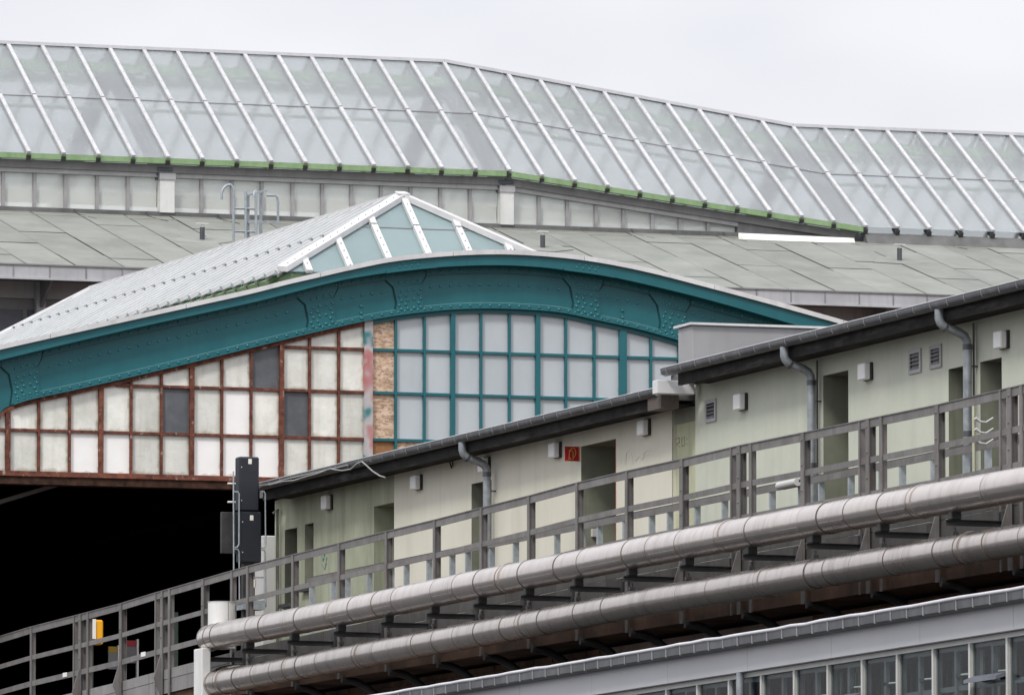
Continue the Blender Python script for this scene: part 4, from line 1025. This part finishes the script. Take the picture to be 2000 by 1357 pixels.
MB().box(31.98+.035, 31.98+.04, ysb-.178, ysb-.17, zu+.05, zsb-.005).build('riser_seam', 'tarnish', up_pipe)
zl_ = zcl(yl)
elbow(lo_pipe, [(31.7, yl-.02, zl_), (31.7, yl+.2, zl_-.01), (31.8, yl+.38, zl_+.03), (32.0, yl+.46, zl_+.1), (32.4, yl+.46, zl_+.12)], .157, 'pipe_metal_dull', 4)
# pipe hangers
HL = 'black steel hanger arm carrying the upper pipe off the viaduct edge'
hp = [Yat(p, XRL)+.22 for p, k in posts if k in 'rp' and 480 <= p < 2080]
first = None
def hanger(y, zz):
    t = thing('pipe_hanger', HL, 'pipe hanger', (XRL, y, zz), 'hanger arms under the upper pipe')
    parts = (('arm', MB().box(-.60, .03, -.03, .03, -.048, -.040).box(-.60, .03, -.03, .03, -.10, -.092).box(-.60, .03, -.005, .005, -.092, -.048)),
             ('saddle', MB().bev(-.555, -.445, -.05, .05, -.039, .05, .008)),
             ('hanger_rod', MB().tube([(-.5, 0, -.12), (-.5, 0, -.36)], .014, 6).box(-.53, -.47, -.03, .03, -.20, -.16)),
             ('wall_plate', MB().box(.0, .028, -.06, .06, -.25, .05)))
    for n_, mb in parts:
        o = mb.build(n_, 'dark_steel', None); o.parent = t
    return t
for y in hp:
    zz = zcu(y)-.167-.03
    if first is None: first = hanger(y, zz)
    else:
        c = first.copy(); COL.objects.link(c); c.location = (XRL, y, zz)
        for ch in list(first.children):
            d = ch.copy(); COL.objects.link(d); d.parent = c
# white steel strut carrying the pipe bend
ys_ = yu+.36; a = onX(387, 1320, 31.58); b = onX(403, 1320, 31.58)
stt = thing('pipe_strut', 'white painted steel post under the bend of the upper pipe', 'post', (31.58, a.y, 0))
MB().bev(31.52, 31.64, b.y, a.y, 0, zcu(yu)-.15, .01).build('strut_post', 'white_paint', stt)
MB().box(31.4, 31.76, b.y-.1, a.y+.1, 0, .03).build('strut_foot', 'dark_steel', stt)

# ================================================================== BRICK FACE OF THE VIADUCT
bl, bh = .24, .071
bm = MB().bev(-.012, .02, 0, bl-.012, 0, bh-.012, .004).mesh('brick'); bm.materials.append(MAT['brick'])
def brick_px(px, py): return onX(px, py, XWALL)
cnt = 0
stuffb = MB()
yb0, yb1 = Yat(2080, XWALL), Yat(1600, XWALL)
row = 0; z = 6.2
cand = []
while z < 7.04:
    y = yb0+(bl/2 if row % 2 else 0)
    while y < yb1: cand.append((y, z)); y += bl
    z += bh; row += 1
cand.sort(key=lambda c: c[0])
for i, (y, z) in enumerate(cand):
    if cnt < 290:
        o = bpy.data.objects.new('brick', bm); COL.objects.link(o); o.location = Vector((XWALL-random.uniform(0,.006), y, z))
        o.parent = via; o.matrix_parent_inverse = Matrix.Translation(-Vector(via.location)); cnt += 1
    else: stuffb.box(XWALL-.012-random.uniform(0,.006), XWALL+.02, y, y+bl-.012, z, z+bh-.012)
z = 5.8; row = 0
while z < 7.04:
    y = Yat(1180, XWALL)+(bl/2 if row % 2 else 0)
    while y < Yat(560, XWALL):
        if random.random() < .93: stuffb.box(XWALL-.012-random.uniform(0,.008), XWALL+.02, y, y+bl-.012, z, z+bh-.012)
        y += bl
    z += bh; row += 1
stuffb.build('brickwork', 'sooty_brick', via, kind='stuff')
MB().box(XWALL-.03, XWALL+.01, Yat(1590, XWALL), Yat(1195, XWALL), 4.8, DECK-.34).build('rendered_patch', 'old_render', via)

# ================================================================== GREY SHOP BUILDING (lower right)
XS = 29.5
shop = thing('shop_building', 'grey street level building with metal fascia and a band of windows', 'building', (31, 80, 0))
shop.rotation_euler.x = -.004          # the old building leans a touch
zs = 6.42; y0, y1 = Yat(2140, XS), Yat(560, XS)
r = .07; y = y0
while y < y1:
    ye = y+.42
    MB().prism([(XS, y+.006, zs), (XS, y+.006, zs-.085), (XS+.03, y+.006, zs-.10), (XS+.14, y+.006, zs-.10), (XS+.14, y+.006, zs)], (0, .408, 0)).build('gutter_length', 'zinc_shop', shop)
    MB().box(XS-.008, XS+.05, ye-.006, ye+.005, zs-.095, zs).build('gutter_clip', 'lip_metal', shop); y = ye
wav = [(XS+.0+random.uniform(-.004,.004), y0+(y1-y0)*k/60, zs+.012+random.uniform(-.006,.006)) for k in range(61)]
MB().tube(wav, .018, 8).build('gutter_lip', 'ridge_metal', shop)
XF = XS+.16
MB().box(XF+.02, XF+.15, y0, y1, zs-.18, zs-.02).build('shadow_board', 'black_plastic', shop)
zf1 = onX(1700, 1228, XF).z; zf1 = (onX(2000, 1184, XF).z+onX(1400, 1268.5, XF).z)/2; zf0 = (onX(2000, 1238, XF).z+onX(1400, 1314, XF).z)/2
y = y0
while y < y1:
    ye = min(y+2.35, y1); MB().bev(XF, XF+.06, y+.004, ye-.004, zf0, zf1, .004).build('fascia_panel', 'fascia_panel', shop); y = ye
XWN = XF+.10; zw0 = zf0-1.75
MB().box(XWN-.03, XWN+.12, y0, y1, zf0-.05, zf0-.002).build('window_head', 'frame_pale', shop)
MB().box(XWN-.05, XWN+.2, y0, y1, zw0-.1, zw0).build('window_sill', 'frame_pale', shop)
MB().box(XWN, XWN+.25, y0, y1, 0, zw0-.1).build('wall', 'cabinet_grey', shop)
ymul = [Yat(p, XWN) for p in (1971, 1904, 1834, 1766, 1702, 1636, 1573, 1513.5, 1455, 1385, 1329.5, 1274, 1218, 1167)]
dy = .93
ym0 = ymul[0]; k0 = -2; ymul = [ym0+dy*k for k in range(-2, 20) if ym0+dy*k < y1]
for i, y in enumerate(ymul):
    MB().box(XWN-.03, XWN+.015, y-.022, y+.022, zw0, zf0-.05).build('mullion', 'frame_pale', shop)
    MB().box(XWN+.016, XWN+.06, y-.03, y+.03, zw0, zf0-.05).build('mullion_backing', 'frame_blue', shop)
    if i+1 < len(ymul):
        yb = ymul[i+1]
        MB().box(XWN, XWN+.008, y+.025, yb-.025, zw0, zf0-.052).build('window_pane', 'window_glass', shop)
        s_ = MB(); a, b = y+.42, y+.47
        a += random.uniform(-.02,.06); b = a+.055; s_.box(XWN+.02, XWN+.06, a, b, zw0, zf0-.06).box(XWN+.02, XWN+.06, y+.035, y+.06, zw0, zf0-.06).box(XWN+.02, XWN+.06, y+.06, a, zf0-.10, zf0-.06).box(XWN+.02, XWN+.06, b, yb-.035, zf0-.09, zf0-.06)
        s_.build('inner_sash', 'frame_blue', shop); MB().box(XWN+.30, XWN+.33, y+.25, y+.33, zw0, zf0-.1).build('blind', 'blind', shop)
        for q_ in range(random.choice((1, 2, 2, 3))):
            ya_ = y+random.uniform(.08, .8); MB().box(XWN+.16, XWN+.18, ya_, ya_+random.uniform(.03, .12), zw0, zf0-random.uniform(.06, .16)).build('curtain', 'curtain_pale', shop)
        if i % 3 == 1: MB().box(XWN+.55, XWN+.57, y+.1+.3*random.random(), y+.42+.2*random.random(), zw0, zf0-.1).build('blind', 'blind', shop)
        MB().box(XWN+.5, XWN+.52, y+.0, y+.06, zw0, zf0-.1).build('curtain_edge', 'blind', shop)
        zz = zf0-.30-.05*random.random()
        MB().box(XWN+.04, XWN+.07, y+.03, yb-.03, zf0-.47, zf0-.42).build('transom', 'frame_blue', shop); MB().tube([(XWN+.03, y+.06, zz), (XWN+.03, y+.34, zz+.005)], .011, 6).build('window_stay', 'white_plain', shop)
        MB().box(XWN+.02, XWN+.04, y+.34, y+.46, zz-.015, zz+.018).build('stay_grip', 'black_plastic', shop)
        if i % 4 == 2:
            MB().prism([(XWN-.02, y+.05, zf0-.36), (XWN-.12, y+.05, zf0-.40), (XWN-.12, y+.05, zf0-.43), (XWN-.02, y+.05, zf0-.40)], (0, .8, 0)).build('tilted_sash', 'frame_blue', shop)
MB().box(XWN+1.6, XWN+1.7, y0, y1, 0, zf0+.05).build('room_partition', 'room_grey', shop)
MB().box(XWN+.1, XWN+1.6, y0, y1, zf0-.045, zf0-.0).build('ceiling', 'room_grey', shop)
MB().box(XWN+.25, XWN+1.6, y0, y1, zw0-.6, zw0-.5).build('floor_slab', 'room_grey', shop)
MB().box(XF+.16, XWALL-.05, y0, y1, zs-.22, zs-.12).build('roof', 'roof_tar', shop)
yq = Yat(1446, XF+.02); MB().tube([(XF+.02, yq, 0), (XF+.02, yq, zf0-.004)], .04, 12).build('downpipe', 'zinc_pipe', shop)
MB().box(XF, XWALL-.05, y1, y1+.1, 0, zs-.15).build('end_wall', 'cabinet_grey', shop)

# ================================================================== SIGNAL AND PLATFORM THINGS
XSG = 33.9; YSG = Yat(488, XSG)
def SP(px, py, y=YSG): return onY(px, py, y)
sig = thing('railway_signal', 'back of a tall black two box railway signal with pale wire guards', 'signal', (SP(488,1000).x, YSG, DECK))
dpt = .2
for n_, (pa, pb, ya, yb) in enumerate(((467, 506.5, 892, 997), (469, 511, 999, 1098))):
    a, b = SP(pa, yb), SP(pb, ya)
    o = MB().bev(a.x, b.x, YSG, YSG+dpt, a.z, b.z, .018).build('signal_box', 'signal_black', sig)
    q = SP((pa+pb)/2+1.5, ya+(9 if n_ == 0 else 12)); MB().bev(q.x-.025, q.x+.025, YSG-.006, YSG, q.z-.035, q.z+.035, .004).build('plate', 'plaque_white', o)
    for yy in (ya+20, yb-20):
        q = SP(pa+5, yy); MB().dome(q, (0,-1,0), .008).build('screw', 'plaque_white', o)
a, b = SP(432, 1080, YSG+.25), SP(462, 1000, YSG+.25); MB().bev(a.x, b.x, YSG+.25, YSG+.30, a.z, b.z, .006).build('side_screen', 'dark_steel', sig)
a, b = SP(477, 1240), SP(500, 1095); MB().box(a.x, b.x, YSG+.05, YSG+.15, DECK, b.z).build('mast', 'dark_steel', sig)
def wire(pts): MB().tube([SP(p[0], p[1], YSG-.03) for p in pts], .011, 7).build('wire_guard', 'galvanised', sig)
wire([(456,920),(457,1180)]); wire([(457,960),(464,960),(467,964),(467,1062),(464,1068),(457,1069)]); wire([(457,1072),(464,1072),(467,1077),(468,1180)])
wire([(511,960),(516,960),(518,964),(519,1062),(517,1068),(511,1070)]); wire([(511,1073),(516,1074),(518,1080),(519,1185)])
wire([(490,1127),(515,1127)]); wire([(490,1115),(490,1140)])
for yy in (944, 980): q = SP(453, yy); MB().tube([q-Vector((.06,0,0)), q+Vector((.05,0,0))], .014, 6).build('insulator', 'plaque_white', sig)
q = SP(495, 1138, YSG-.1); MB().tube([q-Vector((0,0,.06)), q+Vector((0,0,.05))], .035, 10).build('horn', 'plaque_white', sig)
MB().box(SP(470,1175).x, SP(514,1175).x, YSG-.1, YSG+.2, SP(470,1190).z, SP(470,1172).z).build('cable_box', 'galvanised', sig)
# pale cabinet behind the signal
YCB = Y_LOW1+.9; a, b = onY(513, 1200, YCB), onY(538, 1046, YCB)
cbn = thing('track_cabinet', 'pale grey tall cabinet standing between the signal and the olive wall', 'cabinet', ((a.x+b.x)/2, YCB, DECK))
MB().bev(a.x, b.x+.1, YCB, YCB+.4, DECK, b.z, .01).build('cabinet_body', 'cabinet_grey', cbn)
MB().box(b.x-.06, b.x-.05, YCB-.008, YCB-.001, DECK+.9, DECK+1.1).build('cabinet_handle', 'dark_steel', cbn)
# yellow box on a post in the hall mouth
YY = 118.3; a, b = onY(187, 1258, YY), onY(202, 1210, YY)
yb_ = thing('yellow_box', 'bright yellow box fixed to a thin dark post in the dark hall mouth', 'box', (a.x, YY, DECK))
MB().bev(a.x, b.x, YY, YY+.3, a.z, b.z, .02).build('box_body', 'yellow_box', yb_)
MB().box(a.x-.055, a.x-.002, YY-.02, YY+.12, a.z+.08, b.z+.01).build('box_hinge', 'plaque_white', yb_)
MB().tube([(a.x-.02, YY+.15, DECK), (a.x-.02, YY+.15, b.z)], .03, 8).build('box_post', 'dark_steel', yb_)
# poster boards on the platform
for (pa, pb, ya, yb, m, y_, lab) in ((212, 229, 1262, 1290, 'poster_yellow', 121.5, 'curved timetable board with a yellow header on the platform'),
                                 (245, 266, 1250, 1278, 'poster_red', 122, 'timetable board with a red header strip on the platform')):
    a, b = onY(pa, yb, y_), onY(pb, ya, y_)
    t = thing('timetable_board', lab, 'notice board', ((a.x+b.x)/2, y_, DECK))
    MB().box(a.x, b.x, y_, y_+.05, b.z-.09, b.z).build('board_header', m, t)
    MB().box(a.x, b.x, y_+.005, y_+.045, a.z-.12, b.z-.092).build('board_panel', 'poster_grey', t)
    MB().box(b.x+.01, b.x+.04, y_, y_+.06, DECK, b.z+.02).build('board_post', 'white_plain', t)
a, b = onY(336, 1300, 121), onY(348, 1195, 121)
t = thing('platform_post', 'dull green steel post standing inside the hall mouth', 'post', ((a.x+b.x)/2, 121, DECK))
MB().box(a.x, b.x, 121, 121.1, DECK, b.z).build('post_shaft', 'post_green', t); MB().box(a.x-.04, b.x+.04, 120.95, 121.15, DECK, DECK+.04).build('post_foot', 'dark_steel', t)
# number tags clipped to the railing
for px, py in ((127, 1317), (280, 1277)):
    q = onX(px, py, XRL+.010)
    MB().box(XRL+.004, XRL+.012, q.y-.1, q.y+.1, q.z-.03, q.z+.03).build('number_tag', 'white_plain', rail)
# signal horns hung on the barrier near the right edge
XH = 33.0; q = onX(1901, 840, XH)
hk = thing('hook_rack', 'row of three curved pale hooks on a yellow upright by the downpipe', 'hook rack', (XH, q.y, DECK))
MB().box(XH-.006, XH+.006, q.y-.02, q.y+.02, DECK, onX(1901, 790, XH).z).build('rack_upright', 'wall_yellow_green', hk)
for py in (820, 841, 862):
    c = onX(1905, py, XH); MB().tube([(XH, c.y, c.z+.02), (XH+.05, c.y, c.z-.015), (XH+.12, c.y, c.z-.02), (XH+.2, c.y, c.z+.03)], .02, 7, rs=[.02,.013,.009,.008]).build('hook', 'cabinet_grey', hk)

# tube lamp fixed to the walkway barrier
a, b = onX(1560, 941, XI-.05), onX(1523, 949, XI-.05)
tl = thing('tube_lamp', 'pale tube lamp fixed to the walkway barrier in front of the green wall', 'lamp', (XI, (a.y+b.y)/2, b.z-.1))
MB().tube([(XI-.06, a.y, a.z), (XI-.06, b.y, b.z)], .045, 12).build('lamp_tube', 'cabinet_grey', tl)
MB().box(XI-.05, XI+.0, a.y, b.y, min(a.z,b.z)-.04, min(a.z,b.z)+.03).build('lamp_bracket', 'dark_steel', tl)
q = onX(1577, 965, XRL+.09)
nt_ = MB().box(XRL+.096, XRL+.10, q.y-.05, q.y+.08, q.z-.07, q.z+.07).build('paper_note', 'note_buff', rail)
q = onY(1160, 1041, h5[1]); MB().bev(q.x-.045, q.x+.045, h5[1]-.05, h5[1]-.002, q.z-.05, q.z+.05, .008).build('switch_box', 'cabinet_grey', low)
